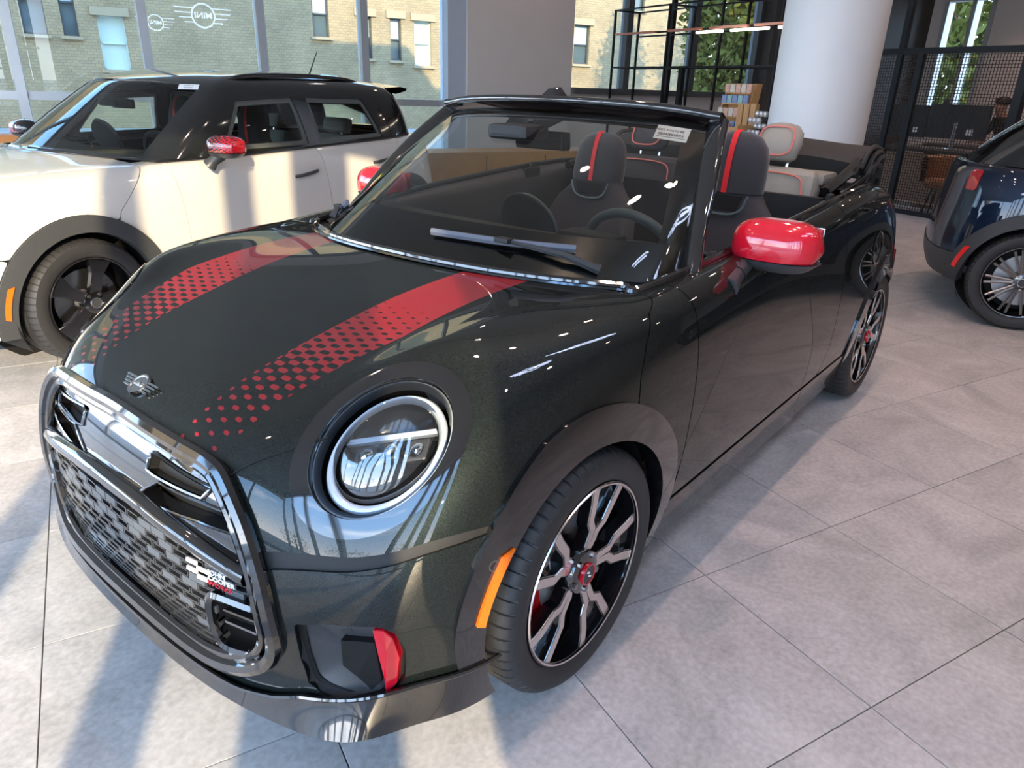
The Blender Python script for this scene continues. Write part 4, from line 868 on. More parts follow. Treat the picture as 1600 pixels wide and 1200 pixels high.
G2=[
[(-.36,0,.985),(-.62,0,1.17),(-.86,0,1.33),(-.98,0,1.395),(-1.2,0,1.435),(-1.4,0,1.45),(-1.55,0,1.455)],
[(-.40,.38,.98),(-.66,.36,1.165),(-.90,.34,1.325),(-1.02,.33,1.39),(-1.22,.30,1.432),(-1.42,.18,1.449),(-1.55,0,1.455)],
[(-.56,.66,.965),(-.80,.63,1.15),(-1.02,.585,1.30),(-1.13,.555,1.37),(-1.28,.48,1.42),(-1.48,.28,1.446),(-1.58,0,1.455)],
[(-.85,.765,.965),(-1.0,.72,1.15),(-1.16,.655,1.30),(-1.25,.60,1.375),(-1.38,.50,1.425),(-1.58,.3,1.447),(-1.70,0,1.455)],
[(-1.75,.775,.985),(-1.75,.735,1.15),(-1.75,.675,1.305),(-1.75,.61,1.385),(-1.78,.50,1.43),(-1.85,.3,1.45),(-1.9,0,1.455)],
[(-2.4,.765,1.0),(-2.4,.725,1.16),(-2.4,.665,1.305),(-2.4,.60,1.38),(-2.38,.50,1.42),(-2.33,.3,1.44),(-2.3,0,1.447)],
[(-2.95,.68,1.02),(-2.92,.65,1.16),(-2.87,.61,1.29),(-2.83,.56,1.355),(-2.73,.47,1.395),(-2.6,.3,1.42),(-2.5,0,1.44)],
[(-3.13,.38,1.02),(-3.10,.37,1.16),(-3.03,.35,1.29),(-2.97,.33,1.355),(-2.84,.28,1.395),(-2.68,.2,1.42),(-2.58,0,1.438)],
[(-3.17,0,1.02),(-3.14,0,1.16),(-3.07,0,1.29),(-3.0,0,1.36),(-2.87,0,1.40),(-2.70,0,1.424),(-2.62,0,1.437)]]
SB=Surf(C2); SG=Surf(G2); SG.fl=True
CLAD=mat('dark grey cladding',(.045,.048,.05),.55,noise=.12,nscale=80,bump=.15,bscale=500); ROOFB=mat('gloss black roof paint',(.010,.012,.013),.1,coat=1,noise=.1)
GREYF=mat('grey window surround',(.10,.11,.105),.45,noise=.1)
REDTL=mat('tail lamp red',(.35,.01,.015),.1,coat=1,noise=.1)
def checker_cap():
    m=mat('red and black fading mirror cap',(.62,.008,.025),.12,coat=1); n=m.node_tree.nodes; l=m.node_tree.links.new
    t=n.new('ShaderNodeTexCoord'); s=n.new('ShaderNodeSeparateXYZ'); l(t.outputs['Object'],s.inputs[0])
    def M(op,a,c):
        k=n.new('ShaderNodeMath'); k.operation=op
        for i,w in enumerate((a,c)):
            if isinstance(w,(int,float)): k.inputs[i].default_value=w
            else: l(w,k.inputs[i])
        return k.outputs[0]
    p=M('MULTIPLY',M('COSINE',M('MULTIPLY',s.outputs[1],PI/.016),0),M('COSINE',M('MULTIPLY',s.outputs[2],PI/.008),0)); th=M('MULTIPLY',M('ADD',s.outputs[1],-.02),-9.0); k=M('GREATER_THAN',p,th)
    mx=n.new('ShaderNodeMixRGB'); l(k,mx.inputs[0]); mx.inputs[1].default_value=(.01,.01,.01,1); mx.inputs[2].default_value=(.65,.01,.02,1); l(mx.outputs[0],n['Principled BSDF'].inputs['Base Color']); return m
def crossover(root,paint,style,SB,SG,detail=True):
    AC=((0,.32),(-2.6,.32))
    def fa(x,z,R): return np.minimum(np.hypot(x,z-.32),np.hypot(x+2.6,z-.32))-R
    sm=lambda z:np.interp(z,[.3,.6,.75,.93,1.0],[-.16,-.18,-.22,-.40,-.47])
    gp=.0025
    body=lambda x,z:np.minimum(fa(x,z,.44),z-.335)
    dg1=lambda z:np.interp(z,[.3,.6,1.0],[-.62,-.60,-.57]); dg2=lambda z:np.interp(z,[.3,.6,1.0],[-1.80,-1.765,-1.71]); dg3=lambda z:np.interp(z,[.3,.6,.8,1.0],[-2.1,-2.15,-2.4,-2.62])
    panel('hood',SB,lambda x,y,z,u,v:np.minimum(np.minimum(x-sm(z)-gp,body(x,z)),np.where(x>.3,.0+z-.60,1)),paint,root,sym=True,u=(0,6),ru=12,rv=12)
    panel('front_bumper',SB,lambda x,y,z,u,v:np.minimum(np.minimum(fa(x,z,.44),.595-z),x-.2),paint,root,sym=True,u=(0,4),v=(3,7),ru=12,rv=12)
    panel('rear_body',SB,lambda x,y,z,u,v:np.minimum(np.minimum(dg3(z)-gp-x,fa(x,z,.44)),z-.46),paint,root,sym=True,u=(6,11),ru=14,rv=12)
    panel('rear_bumper',SB,lambda x,y,z,u,v:np.minimum(np.minimum(.455-z,fa(x,z,.36)),-x-2.7),CLAD,root,sym=True,u=(8,11),off=.006,ru=14,rv=12)
    panel('inner_shell',SB,lambda x,y,z,u,v:fa(x,z,.36),DARK,root,sym=True,off=-.02,rim=False,ru=8,rv=8)
    for sg in (1,-1):
        panel('fender',SB,lambda x,y,z,u,v:np.minimum(np.minimum(sm(z)-gp-x,x-dg1(z)-gp),body(x,z)),paint,root,side=sg,u=(3,6.5),ru=14,rv=14)
        panel('front_door',SB,lambda x,y,z,u,v:np.minimum(np.minimum(dg1(z)-gp-x,x-dg2(z)-gp),body(x,z)),paint,root,side=sg,u=(4,8),ru=14,rv=14)
        panel('rear_door',SB,lambda x,y,z,u,v:np.minimum(np.minimum(dg2(z)-gp-x,x-dg3(z)-gp),body(x,z)),paint,root,side=sg,u=(6,9),ru=14,rv=14)
        panel('sill_cladding',SB,lambda x,y,z,u,v:np.minimum(np.minimum(.332-z,fa(x,z,.36)),np.minimum(-x-.2,x+2.5)),CLAD,root,side=sg,off=.012,u=(3,9),v=(4,7),ru=12,rv=12)
        for cx,_ in AC:
            panel('arch_cladding',SB,lambda x,y,z,u,v:np.minimum(np.hypot(x-cx,z-.32)-.355,.437-np.hypot(x-cx,z-.32)),CLAD,root,side=sg,off=.016,thick=.05,u=((2.2,6) if cx==0 else (6.5,10)),ru=26,rv=24)
            Mh=Matrix(((1,0,0,cx),(0,0,sg,0),(0,1,0,.32),(0,0,0,1))); b=MB(); b.lathe([(.37,.45),(.37,.83)],40,a0=-.5,a1=PI+.5,M=Mh); b.lathe([(.02,.45),(.37,.45)],40,M=Mh); b.build('wheel_housing',DARK,root)
            wheel_mesh(root,(cx,sg*.872,.32),sg,style,R=.32,rr=.232,wd=.225,face=(GLOSS if style=='dark' else GREYM),body=GLOSS,caliper=None)
        # side marker on the arch
        cx=0 if sg else 0
        for cx,mm_,sgn in ((0,ORANGE,1),(-2.6,mat('red reflector',(.8,.02,.02),.25,coat=.6,noise=.1,nscale=100),-1)):
            tp=[];bt=[]; sh=shooter(SB,u=((2,6) if cx==0 else (7,10.5)))
            pol=[(.385,a) for a in np.linspace(.42,.0,8)]+[(.408,a) for a in np.linspace(.02,.38,8)]
            if cx: pol=[(r,.12+a) for r,a in pol]
            for r,a in pol:
                p,n_=sh((cx+sgn*r*math.cos(a),2,.32+r*math.sin(a)),(0,-1,0)); p=p*[1,sg,1]; n_=n_*[1,sg,1]; tp.append(tuple(p+n_*.022)); bt.append(tuple(p+n_*.01))
            n=len(tp); b=MB(); b.add(tp+bt,[(i,i+1,n-2-i,n-1-i) for i in range(n//2-1)]+[(i,(i+1)%n,n+(i+1)%n,n+i) for i in range(n)]); b.build('side_marker',mm_,root)
    # glasshouse
    W1=sdpoly([(-.99,1.0),(-1.20,1.275),(-1.66,1.295),(-1.70,1.005)]); W2=sdpoly([(-1.80,1.01),(-1.78,1.297),(-2.36,1.285),(-2.50,1.025)])
    fs=lambda x,y,z,u,v:np.where((u>2.1)&(u<6.4),np.minimum(W1(x,z),W2(x,z)),1); fw_=lambda u,v:-np.minimum(np.minimum(1.86-u,v-.12),2.62-v); fb=lambda u,v:-np.minimum(np.minimum(u-7.0,v-.3),2.5-v)
    panel('roof_and_pillars',SG,lambda x,y,z,u,v:np.minimum(np.minimum(fs(x,y,z,u,v)-.0,np.where(u<3,fw_(u,v)*.3,1)),np.where(u>6,fb(u,v)*.25,1)),ROOFB,root,sym=True,ru=22,rv=18,thick=.03)
    panel('windscreen',SG,lambda x,y,z,u,v:np.minimum(np.minimum(1.9-u,v-.08),2.66-v)*.3,SIDEG,root,sym=True,u=(0,2.2),off=-.006,rim=False)
    panel('rear_window',SG,lambda x,y,z,u,v:np.minimum(np.minimum(u-6.95,v-.25),2.55-v)*.3,SIDEG,root,sym=True,u=(6.5,8),off=-.006,rim=False)
    for sg in (1,-1):
        for k,Wk in enumerate((W1,W2)):
            panel('side_window',SG,lambda x,y,z,u,v:np.where((u>2.1)&(u<6.4),.006-Wk(x,z),-1),SIDEG,root,side=sg,u=(2,6.5),off=-.012,rim=False)
            panel('window_surround',SG,lambda x,y,z,u,v:np.where((u>2.1)&(u<6.4),np.minimum(.004-Wk(x,z),Wk(x,z)+.028),-1),GREYF,root,side=sg,u=(2,6.5),off=-.010,ru=30,rv=24)
        b=MB(); b.tube([tuple(SB.ev(a,0.)*[1,sg,1]+np.array([0,0,.006])) for a in np.linspace(0,9,60)],.011,6); b.build('belt_rail',GLOSS,root)
        b=MB(); b.tube(crspline([(-1.26,sg*.565,1.385),(-1.40,sg*.57,1.415),(-1.8,sg*.565,1.428),(-2.3,sg*.55,1.42),(-2.5,sg*.54,1.385)],8),.014,8); b.build('roof_rail',GLOSS,root)
        # door handles
        for hx,hz in ((-1.55,.835),(-2.34,.87)):
            b=MB(); b.tube(crspline([(hx+.105,sg*.873,hz-.012),(hx+.06,sg*.893,hz-.006),(hx-.06,sg*.893,hz+.008),(hx-.10,sg*.876,hz+.012)],5),.013,8,flat=.8); b.build('door_handle',SATIN,root)
        # mirror
        G=[]
        for t in np.linspace(-1,1,17):
            k=max((1-abs(t)**3.2)**(1/2.4) if abs(t)<1 else .05,.06); G.append([(.075*k*math.copysign(abs(math.cos(a))**.8,math.cos(a)),.115*t,.062*k*math.copysign(abs(math.sin(a))**.8,math.sin(a))) for a in np.linspace(0,2*PI,28,endpoint=False)])
        mc=loftgrid('mirror_cap',[[(x,y*1.0,max(z,-.03)) for x,y,z in r] for r in G],MATS.get('red and black fading mirror cap') or checker_cap(),root,closev=True,caps=True); mc.location=(-.83,sg*.985,1.045); mc.rotation_euler=(0,0,sg*.12 if sg>0 else PI-.12)
        loftgrid('mirror_lower_shell',[[(x*.97,y,min(z,-.031)) for x,y,z in r] for r in G],SATIN,mc,closev=True,caps=True)
        b=MB(); b.tube([(.0,-sg*.04 if sg>0 else -.04,-.045),(.02,-.085,-.08),(.03,-.105,-.105)],[.034,.03,.04],12); b.build('mirror_stalk',SATIN,mc)
        panel('tail_lamp',SB,lambda x,y,z,u,v:np.minimum(np.minimum((u-9.22)*.3,(9.5-u)*.3),np.minimum(z-.86,.985-z)),REDTL,root,off=.008,side=sg,u=(8.5,10.4),v=(.3,5))
    if detail:
        G=[]
        for s in np.linspace(-1,1,17):
            y=s*.56; a=abs(s); G.append([(-2.86+.05*a,y,1.395-.03*a*a),(-3.05+.06*a,y,1.405-.03*a*a),(-3.16+.08*a,y,1.392-.03*a*a),(-3.14+.08*a,y,1.372-.03*a*a),(-2.98+.05*a,y,1.35-.03*a*a)])
        loftgrid('roof_spoiler',G,GLOSS,root)
    # cabin
    b=MB(); b.box((-1.75,0,.34),(2.6,1.5,.05)); b.build('cabin_floor',MATTE,root)
    G=[]
    for s in np.linspace(-1,1,15):
        y=s*.66; x0=-.42-.16*s*s; G.append([(x0,y,.975),(x0-.12,y,.995),(x0-.32,y,.99),(x0-.40,y,.95),(x0-.40,y,.6)])
    loftgrid('dashboard',G,DASH,root)
    for yc in (.36,-.36):
        st=loftgrid('front_seat',seat_sections(-1.50,yc,.52,1.27),FABRIC2,root,closev=True,caps=True)
        b=MB(); rr=[(-1.575,.98),(-1.572,1.10),(-1.578,1.18),(-1.60,1.25),(-1.63,1.272)]; b.add([(x+.035,yc+w,z) for x,z in rr for w in(-.012,.012)],[(2*i,2*i+1,2*i+3,2*i+2) for i in range(len(rr)-1)],True); b.build('red_stripe',REDF,st)
        b=MB(); b.box((0,0,0),(.14,.5,.45),bev=.05); rb=b.build('rear_seat',mat('grey green leather',(.14,.16,.14),.5,noise=.08),root); rb.location=(-2.36,yc,.80); rb.rotation_euler=(0,-.25,0)
        b=MB(); b.box((-.01,0,.30),(.08,.24,.11),bev=.035); b.build('headrest',MATS['grey green leather'],rb)
        for q in (-.05,.05): MB().tube([(-.01,q,.2),(-.01,q,.27)],.007,6).build('headrest_post',CHROME,rb)
    Ms=frame((-.92,.36,.93),(-.9,0,.42)); b=MB(); b.tube([Ms@Vector((.175*math.cos(a),.17*math.sin(a),0)) for a in np.linspace(0,2*PI,40,endpoint=False)],.016,8,closed=True); b.build('steering_wheel',SATIN,root)
    Md=frame((-.78,0,1.04),(-.93,0,.36)); b=MB(); b.lathe([(0,-.015),(.11,-.015),(.12,0),(.11,.012),(0,.012)],36,M=Md); b.build('round_display',SATIN,root)
    b=MB(); b.box((-.86,0,1.245),(.10,.16,.05),bev=.015); b.box((-.92,0,1.235),(.025,.20,.055),bev=.01); b.build('interior_mirror',SATIN,root)
    b=MB()
    for s0,s1 in (((.05,.30),(.12,.62)),): b.tube([(-.50,.28,1.02),(-.62,.05,1.055)],.007,6)
    b.build('wiper',SATIN,root)
    if detail:
        p=SG.ev(1.62,2.42); n_=SG.nrm(1.62,2.42); M=frame(p+n_*.002,n_); st=MB().box((0,0,0),(.115,.05,.001),M=M).build('windscreen_sticker',WHITE,root)
        textobj('sticker_text','FX7R4271',.014,INK,st,M=M@Matrix.Translation((0,.010,.001)),ext=.0002); textobj('sticker_text','252W8A',.014,INK,st,M=M@Matrix.Translation((0,-.010,.001)),ext=.0002)
    b=MB(); b.tube([(-2.55,0,1.44),(-2.66,0,1.62)],[.006,.003],6); b.build('aerial',SATIN,root)
WPAINT=mat('warm white paint',(.62,.61,.57),.35,coat=1,noise=.02,nscale=5); BPAINT=paint_mat('deep blue metallic paint',(.006,.014,.035),flake=(.005,.01,.02))
th=math.radians(10); lw=Vector((-math.sin(th),math.cos(th),0))
WC=tag(empty('crossover_car',Vector((-.178,-2.2755,0))-lw*.87,th),'white crossover with black roof and dark wheel arches parked by the glazing','car'); crossover(WC,WPAINT,'dark',SB,SG)
th=math.radians(101); Rm=Matrix.Rotation(th,3,'Z')
BC=tag(empty('crossover_car',Vector((-4.42,1.305,0))-Rm@Vector((-2.6,-.87,0)),th),'dark blue crossover seen from the rear at the right edge','car'); 
def rearmod(net,gh):
    out=[]
    for st in net:
        r=[]
        for x,y,z in st:
            if x<-2.6: x=-2.6+(x+2.6)*.80
            if gh and x<-2.2: x+=max(0,z-1.0)*.75*min(1,(-2.2-x)/.4)
            r.append((x,y,z))
        out.append(r)
    return out
SG2=Surf(rearmod(G2,True)); SG2.fl=True
crossover(BC,BPAINT,'multi',Surf(rearmod(C2,False)),SG2,False)
# ------------------------------------------------------------------ column and furniture
COLM=mat('smooth white column plaster',(.74,.76,.78),.45,noise=.02,nscale=2)
cb=MB(); cb.lathe([(.41,0),(.41,CH)],64,M=Matrix.Translation(AB(5.06,2.60))); struct(cb.build('column',COLM))
# mesh partition
pt=tag(empty('mesh_partition',AB(8.7,4,0)),'black steel partition with wire mesh panels in front of the office desks','partition'); PM=pt
def pbox(name,a0,a1,b0,b1,z0,z1,m,par):
    o=abbox(name,a0,a1,b0,b1,z0,z1,m); o.parent=par; o.matrix_parent_inverse=Matrix.Translation(-par.location) if par.rotation_euler.z==0 else par.matrix_world.inverted(); return o
POST=mat('blue black steel post',(.028,.035,.042),.4,.5,noise=.1)
for c,z1,w in ((4.42,CH,.035),(4.13,1.97,.035),(2.86,1.97,.05),(1.9,1.97,.035),(5.7,1.97,.035)): pbox('post',8.7-w,8.7+w,c-w,c+w,0,z1,POST,pt)
pbox('top_rail',8.66,8.74,.9,5.75,1.93,2.0,POST,pt); pbox('bottom_rail',8.67,8.73,.9,5.75,0,.06,POST,pt)
b=MB()
for c in np.arange(.95,5.7,.036): b.box((8.7,c,1.0),(.006,.007,1.9),M=ABM)
for z in np.arange(.08,1.93,.036): b.box((8.7,3.3,z),(.006,4.8,.007),M=ABM)
o=b.build('wire_mesh',mat('dark wire',(.05,.045,.042),.5,.5,noise=.1),pt); o.matrix_parent_inverse=Matrix.Translation(-pt.location); o['kind']='stuff'
# open shelf frame with the copper light rail
sf=tag(empty('shelf_frame',AB(6.3,5.8,0)),'tall open black tube shelf frame in front of the high windows','shelf'); 
for a in (6.2,6.62):
    for c in (7.2,6.05,5.1,4.2): pbox('upright',a-.013,a+.013,c-.013,c+.013,0,2.44,BLK,sf)
    for z in (2.43,2.12,1.70): pbox('rail',a-.010,a+.010,4.2,7.2,z-.010,z+.010,BLK,sf)
for c in (7.2,6.05,5.1,4.2):
    for z in (2.43,1.70): pbox('cross_rail',6.2,6.62,c-.010,c+.010,z-.010,z+.010,BLK,sf)
pbox('heavy_upright',6.88,6.94,6.77,6.83,0,CH,BLK,sf); pbox('heavy_upright',6.40,6.46,5.93,6.0,0,1.70,BLK,sf)
COPPER=mat('copper light rail',(.75,.32,.22),.3,.8,noise=.08); LEDB=mat('lit linear lamp',(1,.95,.85),.4,emit=(1,.90,.72),es=5)
lr=tag(empty('linear_lamp',AB(6.12,5.6,2.10)),'copper linear lamp bar hanging along the black shelf frame','lamp')
for c0,c1 in ((7.05,6.2),(5.95,5.35),(5.2,4.6),(4.5,3.7)): pbox('copper_bar',6.10,6.14,min(c0,c1),max(c0,c1),2.105,2.13,COPPER,lr)
for c0,c1 in ((5.42,5.0),(4.85,4.30),(4.15,3.7)): pbox('lit_tube',6.10,6.14,c1,c0,2.065,2.09,LEDB,lr)
# accessory counter and display
WOOD=mat('light oak',(.50,.27,.11),.5,noise=.25,nscale=14); CNT=mat('grey green counter',(.16,.16,.14),.5,noise=.08)
ct=tag(empty('counter',AB(5.0,3.6,0)),'low grey counter carrying the accessory display behind the convertible','counter')
pbox('counter_top',4.72,5.35,3.08,4.3,1.0,1.04,CNT,ct); pbox('counter_body',4.78,5.30,3.12,4.25,0,1.0,CNT,ct)
# leaning card rack with printed packs
rk=tag(empty('card_rack',AB(5.0,3.68,1.04)),'wooden countertop rack stacked with small printed packs','rack')
def lean(a,c,z): return AB(a+.15+.28*(z-1.04),c,z)
b=MB()
for c in (3.50,3.86): b.add([lean(4.92,c,1.04),lean(5.08,c,1.04),lean(5.02,c,1.50),lean(4.94,c,1.50)]+[lean(4.92,c+.012,1.04),lean(5.08,c+.012,1.04),lean(5.02,c+.012,1.50),lean(4.94,c+.012,1.50)],[(0,1,2,3),(4,7,6,5),(0,1,5,4),(1,2,6,5),(2,3,7,6),(3,0,4,7)])
b.add([lean(5.0,3.5,1.5),lean(5.0,3.87,1.5),lean(5.03,3.87,1.04),lean(5.03,3.5,1.04)],[(0,1,2,3)]); b.build('rack_frame',WOOD,rk).matrix_parent_inverse=Matrix.Translation(-rk.location)
PACK=[mat('printed pack '+n_,c,.4,noise=.5,nscale=45) for n_,c in (('teal',(.25,.42,.42)),('cream',(.6,.52,.42)),('blue',(.2,.24,.42)),('peach',(.62,.36,.28)))]
for k,z in enumerate((1.07,1.19,1.31,1.41)):
    b=MB(); b.box((5.08+.28*(z-1.04),3.68,z),(.05,.34,.012),M=ABM); b.build('rack_shelf',WOOD,rk).matrix_parent_inverse=Matrix.Translation(-rk.location)
    for j in range(5):
        c=3.535+j*.072; pk=MB(); pk.box((5.06+.28*(z-1.04),c,z+.045),(.014,.062,.075),M=ABM); pk.build('printed_pack',PACK[(k+j*2)%4],rk).matrix_parent_inverse=Matrix.Translation(-rk.location)
bx_=tag(empty('wooden_box',AB(4.95,3.4,1.04)),'open pale wooden box with dividers beside the card rack','box')
pbox('box_base',4.80,5.05,3.28,3.62,1.04,1.055,WOOD,bx_); pbox('box_front',4.80,4.82,3.28,3.62,1.04,1.11,WOOD,bx_); pbox('box_side',4.80,5.05,3.27,3.285,1.04,1.13,WOOD,bx_); pbox('box_side',4.80,5.05,3.61,3.625,1.04,1.13,WOOD,bx_)
for c in (3.30,3.38,3.46): pbox('divider',5.0,5.05,c-.03,c+.035,1.055,1.32,WOOD,bx_)
sg_=tag(abbox('sign_card',4.80,4.82,3.98,4.14,1.04,1.27,WHITE),'small white upright sign card left of the card rack','sign'); MB().box((4.797,4.06,1.12),(.002,.10,.05),M=ABM).build('card_picture',PACK[3],sg_)
for k in range(12):
    p=AB(4.92+.10*(k%2),3.13+.05*(k//4)+.02*(k%2),1.04+.03+(k%4)*.055); o=MB().lathe([(0,-.026),(.02,-.024),(.028,0),(.02,.024),(0,.026)],12,M=Matrix.Translation(p)).build('trinket',mat('pale trinket foil',(.5,.47,.47),.3,.4,noise=.5,nscale=60)); tag(o,'small pale wrapped trinket piled beside the wooden box','trinket','trinkets on the counter')
# brown low cabinet and light boards seen through the windscreen
cbn=tag(abbox('low_cabinet',2.5,5.6,5.3,5.8,0,.74,mat('honey wood veneer',(.42,.22,.07),.5,noise=.2,nscale=8),bev=.01),'honey coloured low cabinet against the grey wall','cabinet')
for a in (3.2,3.95,4.7): pbox('cabinet_door_gap',a-.004,a+.004,5.294,5.31,.05,.70,DARK,cbn)
# office: desks, monitors, chairs, person
DSK=mat('beige desk panel',(.36,.25,.18),.6,noise=.08); 
def desk(a,c0,c1,lab):
    d=tag(empty('office_desk',AB(a,(c0+c1)/2,0)),lab,'desk'); pbox('desk_top',a-.35,a+.4,c0,c1,.74,.78,BROWN,d); pbox('modesty_panel',a-.30,a-.27,c0+.05,c1-.25,.08,.72,DSK,d); pbox('leg_panel',a-.3,a+.35,c0,c0+.05,0,.74,BROWN,d); pbox('leg_panel',a-.3,a+.35,c1-.05,c1,0,.74,BROWN,d)
desk(9.75,3.3,5.1,'office desk with beige front panel behind the mesh partition'); desk(11.2,3.5,5.2,'far dark office desk where the person sits')
MONB=mat('monitor back plastic',(.028,.034,.040),.5,noise=.1)
def monitor(a,c,w,h,z,lab):
    m=tag(empty('monitor',AB(a,c,.78)),lab,'monitor'); pbox('display_back',a-.02,a+.02,c-w/2,c+w/2,z-h/2,z+h/2,MONB,m); pbox('stand',a-.03,a-.01,c-.025,c+.025,.78,z,CHROME,m); pbox('foot',a-.08,a+.10,c-.11,c+.11,.78,.795,CHROME,m); pbox('badge_plate',a-.024,a-.02,c-w*.30,c-w*.18,z-h*.36,z-h*.18,WHITE,m)
monitor(9.75,4.80,.54,.42,1.12,'left dark monitor seen from behind through the mesh'); monitor(9.75,4.10,.82,.44,1.14,'wide dark monitor seen from behind, right of the other one')
for k,(a,c,lab) in enumerate(((9.05,3.65,'brown leather tub chair in front of the office desk'),(10.4,3.25,'brown leather tub chair behind the wide monitor'))):
    ch=tag(empty('tub_chair',AB(a,c,0)),lab,'chair'); LE=mat('tan leather',(.33,.14,.05),.5,noise=.15,nscale=12)
    G=[]
    for an in np.linspace(-2.3,2.3,17): G.append([tuple(AB(a+r*math.cos(an),c+r*math.sin(an),z)-AB(a,c,0)) for r,z in ((.30,.40),(.33,.60),(.33,.72),(.30,.74),(.26,.72),(.25,.45))])
    loftgrid('shell',G,LE,ch); MB().lathe([(0,.46),(.24,.46),(.27,.42),(.26,.36),(0,.36)],28).build('seat',LE,ch)
    for q in range(4): MB().tube([(.15*math.cos(q*PI/2+.7),.15*math.sin(q*PI/2+.7),.37),(.24*math.cos(q*PI/2+.7),.24*math.sin(q*PI/2+.7),0)],.012,6).build('leg',BLK,ch)
OC=tag(empty('orange_armchair',AB(-1.32,6.2,0)),'orange leather armchair behind the white car by the glazing','chair'); OL=mat('orange leather',(.62,.22,.05),.5,noise=.1,nscale=10)
b=MB(); b.box((0,0,.40),(.62,.62,.20),bev=.06); b.build('seat',OL,OC); b=MB(); b.box((0,.30,.62),(.66,.16,.56),bev=.07); b.build('backrest',OL,OC)
for q in (-1,1): b=MB(); b.box((q*.34,0,.48),(.13,.62,.36),bev=.05); b.build('armrest',OL,OC)
for x in (-.26,.26):
    for y in (-.26,.26): MB().tube([(x,y,.32),(x,y,0)],.018,8).build('leg',BLK,OC)
OC.rotation_euler=(0,0,TA+PI)
# person leaning over the far desk
def person(loc,rz):
    v=[(0,0,.52),(.02,0,.75),(.10,0,.98),(.20,0,1.14),(.25,0,1.22),(.29,0,1.33),(.30,0,1.40),
       (.18,.20,1.10),(.30,.27,.88),(.52,.14,.83),(.60,.10,.83),(.18,-.20,1.10),(.30,-.27,.88),(.52,-.14,.83),(.60,-.10,.83),
       (.42,.12,.50),(.45,.12,.08),(.55,.12,.05),(.42,-.12,.50),(.45,-.12,.08),(.55,-.12,.05)]
    e=[(0,1),(1,2),(2,3),(3,4),(4,5),(5,6),(3,7),(7,8),(8,9),(9,10),(3,11),(11,12),(12,13),(13,14),(0,15),(15,16),(16,17),(0,18),(18,19),(19,20)]
    r=[.15,.14,.15,.12,.055,.088,.085,.06,.045,.032,.035,.06,.045,.032,.035,.075,.045,.04,.075,.045,.04]
    me=bpy.data.meshes.new('person'); me.from_pydata(v,e,[]); o=link('person',me,mat('dark clothing and skin',(.02,.02,.022),.8)); o.location=loc; o.rotation_euler=(0,0,rz)
    m=o.modifiers.new('skin','SKIN'); 
    for i,k in enumerate(r): me.skin_vertices[0].data[i].radius=(k,k)
    me.skin_vertices[0].data[0].use_root=True
    s_=o.modifiers.new('sub','SUBSURF'); s_.levels=2; s_.render_levels=2
    mt=MATS['dark clothing and skin']; n=mt.node_tree.nodes; l=mt.node_tree.links.new; t=n.new('ShaderNodeTexCoord'); sp=n.new('ShaderNodeSeparateXYZ'); l(t.outputs['Object'],sp.inputs[0])
    a=n.new('ShaderNodeMath'); a.operation='GREATER_THAN'; a.inputs[1].default_value=1.20; l(sp.outputs[2],a.inputs[0]); c=n.new('ShaderNodeMath'); c.operation='GREATER_THAN'; c.inputs[1].default_value=.40; l(sp.outputs[0],c.inputs[0]); d=n.new('ShaderNodeMath'); d.operation='GREATER_THAN'; d.inputs[1].default_value=.8; l(sp.outputs[2],d.inputs[0]); cc=n.new('ShaderNodeMath'); cc.operation='MULTIPLY'; l(c.outputs[0],cc.inputs[0]); l(d.outputs[0],cc.inputs[1]); mxm=n.new('ShaderNodeMath'); mxm.operation='MAXIMUM'; l(a.outputs[0],mxm.inputs[0]); l(cc.outputs[0],mxm.inputs[1])
    mx=n.new('ShaderNodeMixRGB'); mx.inputs[1].default_value=(.018,.018,.02,1); mx.inputs[2].default_value=(.42,.22,.15,1); l(mxm.outputs[0],mx.inputs[0]); l(mx.outputs[0],n['Principled BSDF'].inputs['Base Color'])
    hair=MB(); G=[]
    for z,k in ((1.375,.088),(1.41,.098),(1.455,.092),(1.48,.06),(1.488,.02)): G.append([(.285+k*math.cos(a)*1.05-.012,k*math.sin(a),z) for a in np.linspace(0,2*PI,20,endpoint=False)])
    loftgrid('hair',G,mat('dark hair',(.015,.01,.008),.7,noise=.2),o,closev=True,caps=True)
    for y in (-.03,.03): MB().lathe([(0,.008),(.008,0)],8,M=frame((.372,y,1.375),(1,0,0))).build('eye',INK,o)
    MB().tube([(.37,0,1.375),(.395,0,1.345),(.372,0,1.335)],[.01,.014,.01],6).build('nose',mat('skin',(.42,.22,.15),.6,noise=.05),o)
    MB().box((.372,0,1.312),(.008,.04,.006)).build('mouth',mat('lips',(.30,.10,.08),.5,noise=.05),o)
    return o
pl=AB(11.95,4.5,0); PR=tag(person(pl,math.atan2(*(AX*-1+BX*.5).yx)),'person in a dark top leaning over the far office desk','person')
oc=tag(empty('office_chair',AB(11.92,4.51,0)),'dark office chair under the person at the far desk','chair'); MB().lathe([(0,.40),(.22,.40),(.24,.37),(0,.33)],24).build('seat',MATTE,oc); MB().tube([(0,0,.34),(0,0,.05)],.025,8).build('stem',MATTE,oc); MB().lathe([(0,.05),(.28,.03),(.28,.0),(0,.0)],5).build('base',MATTE,oc)
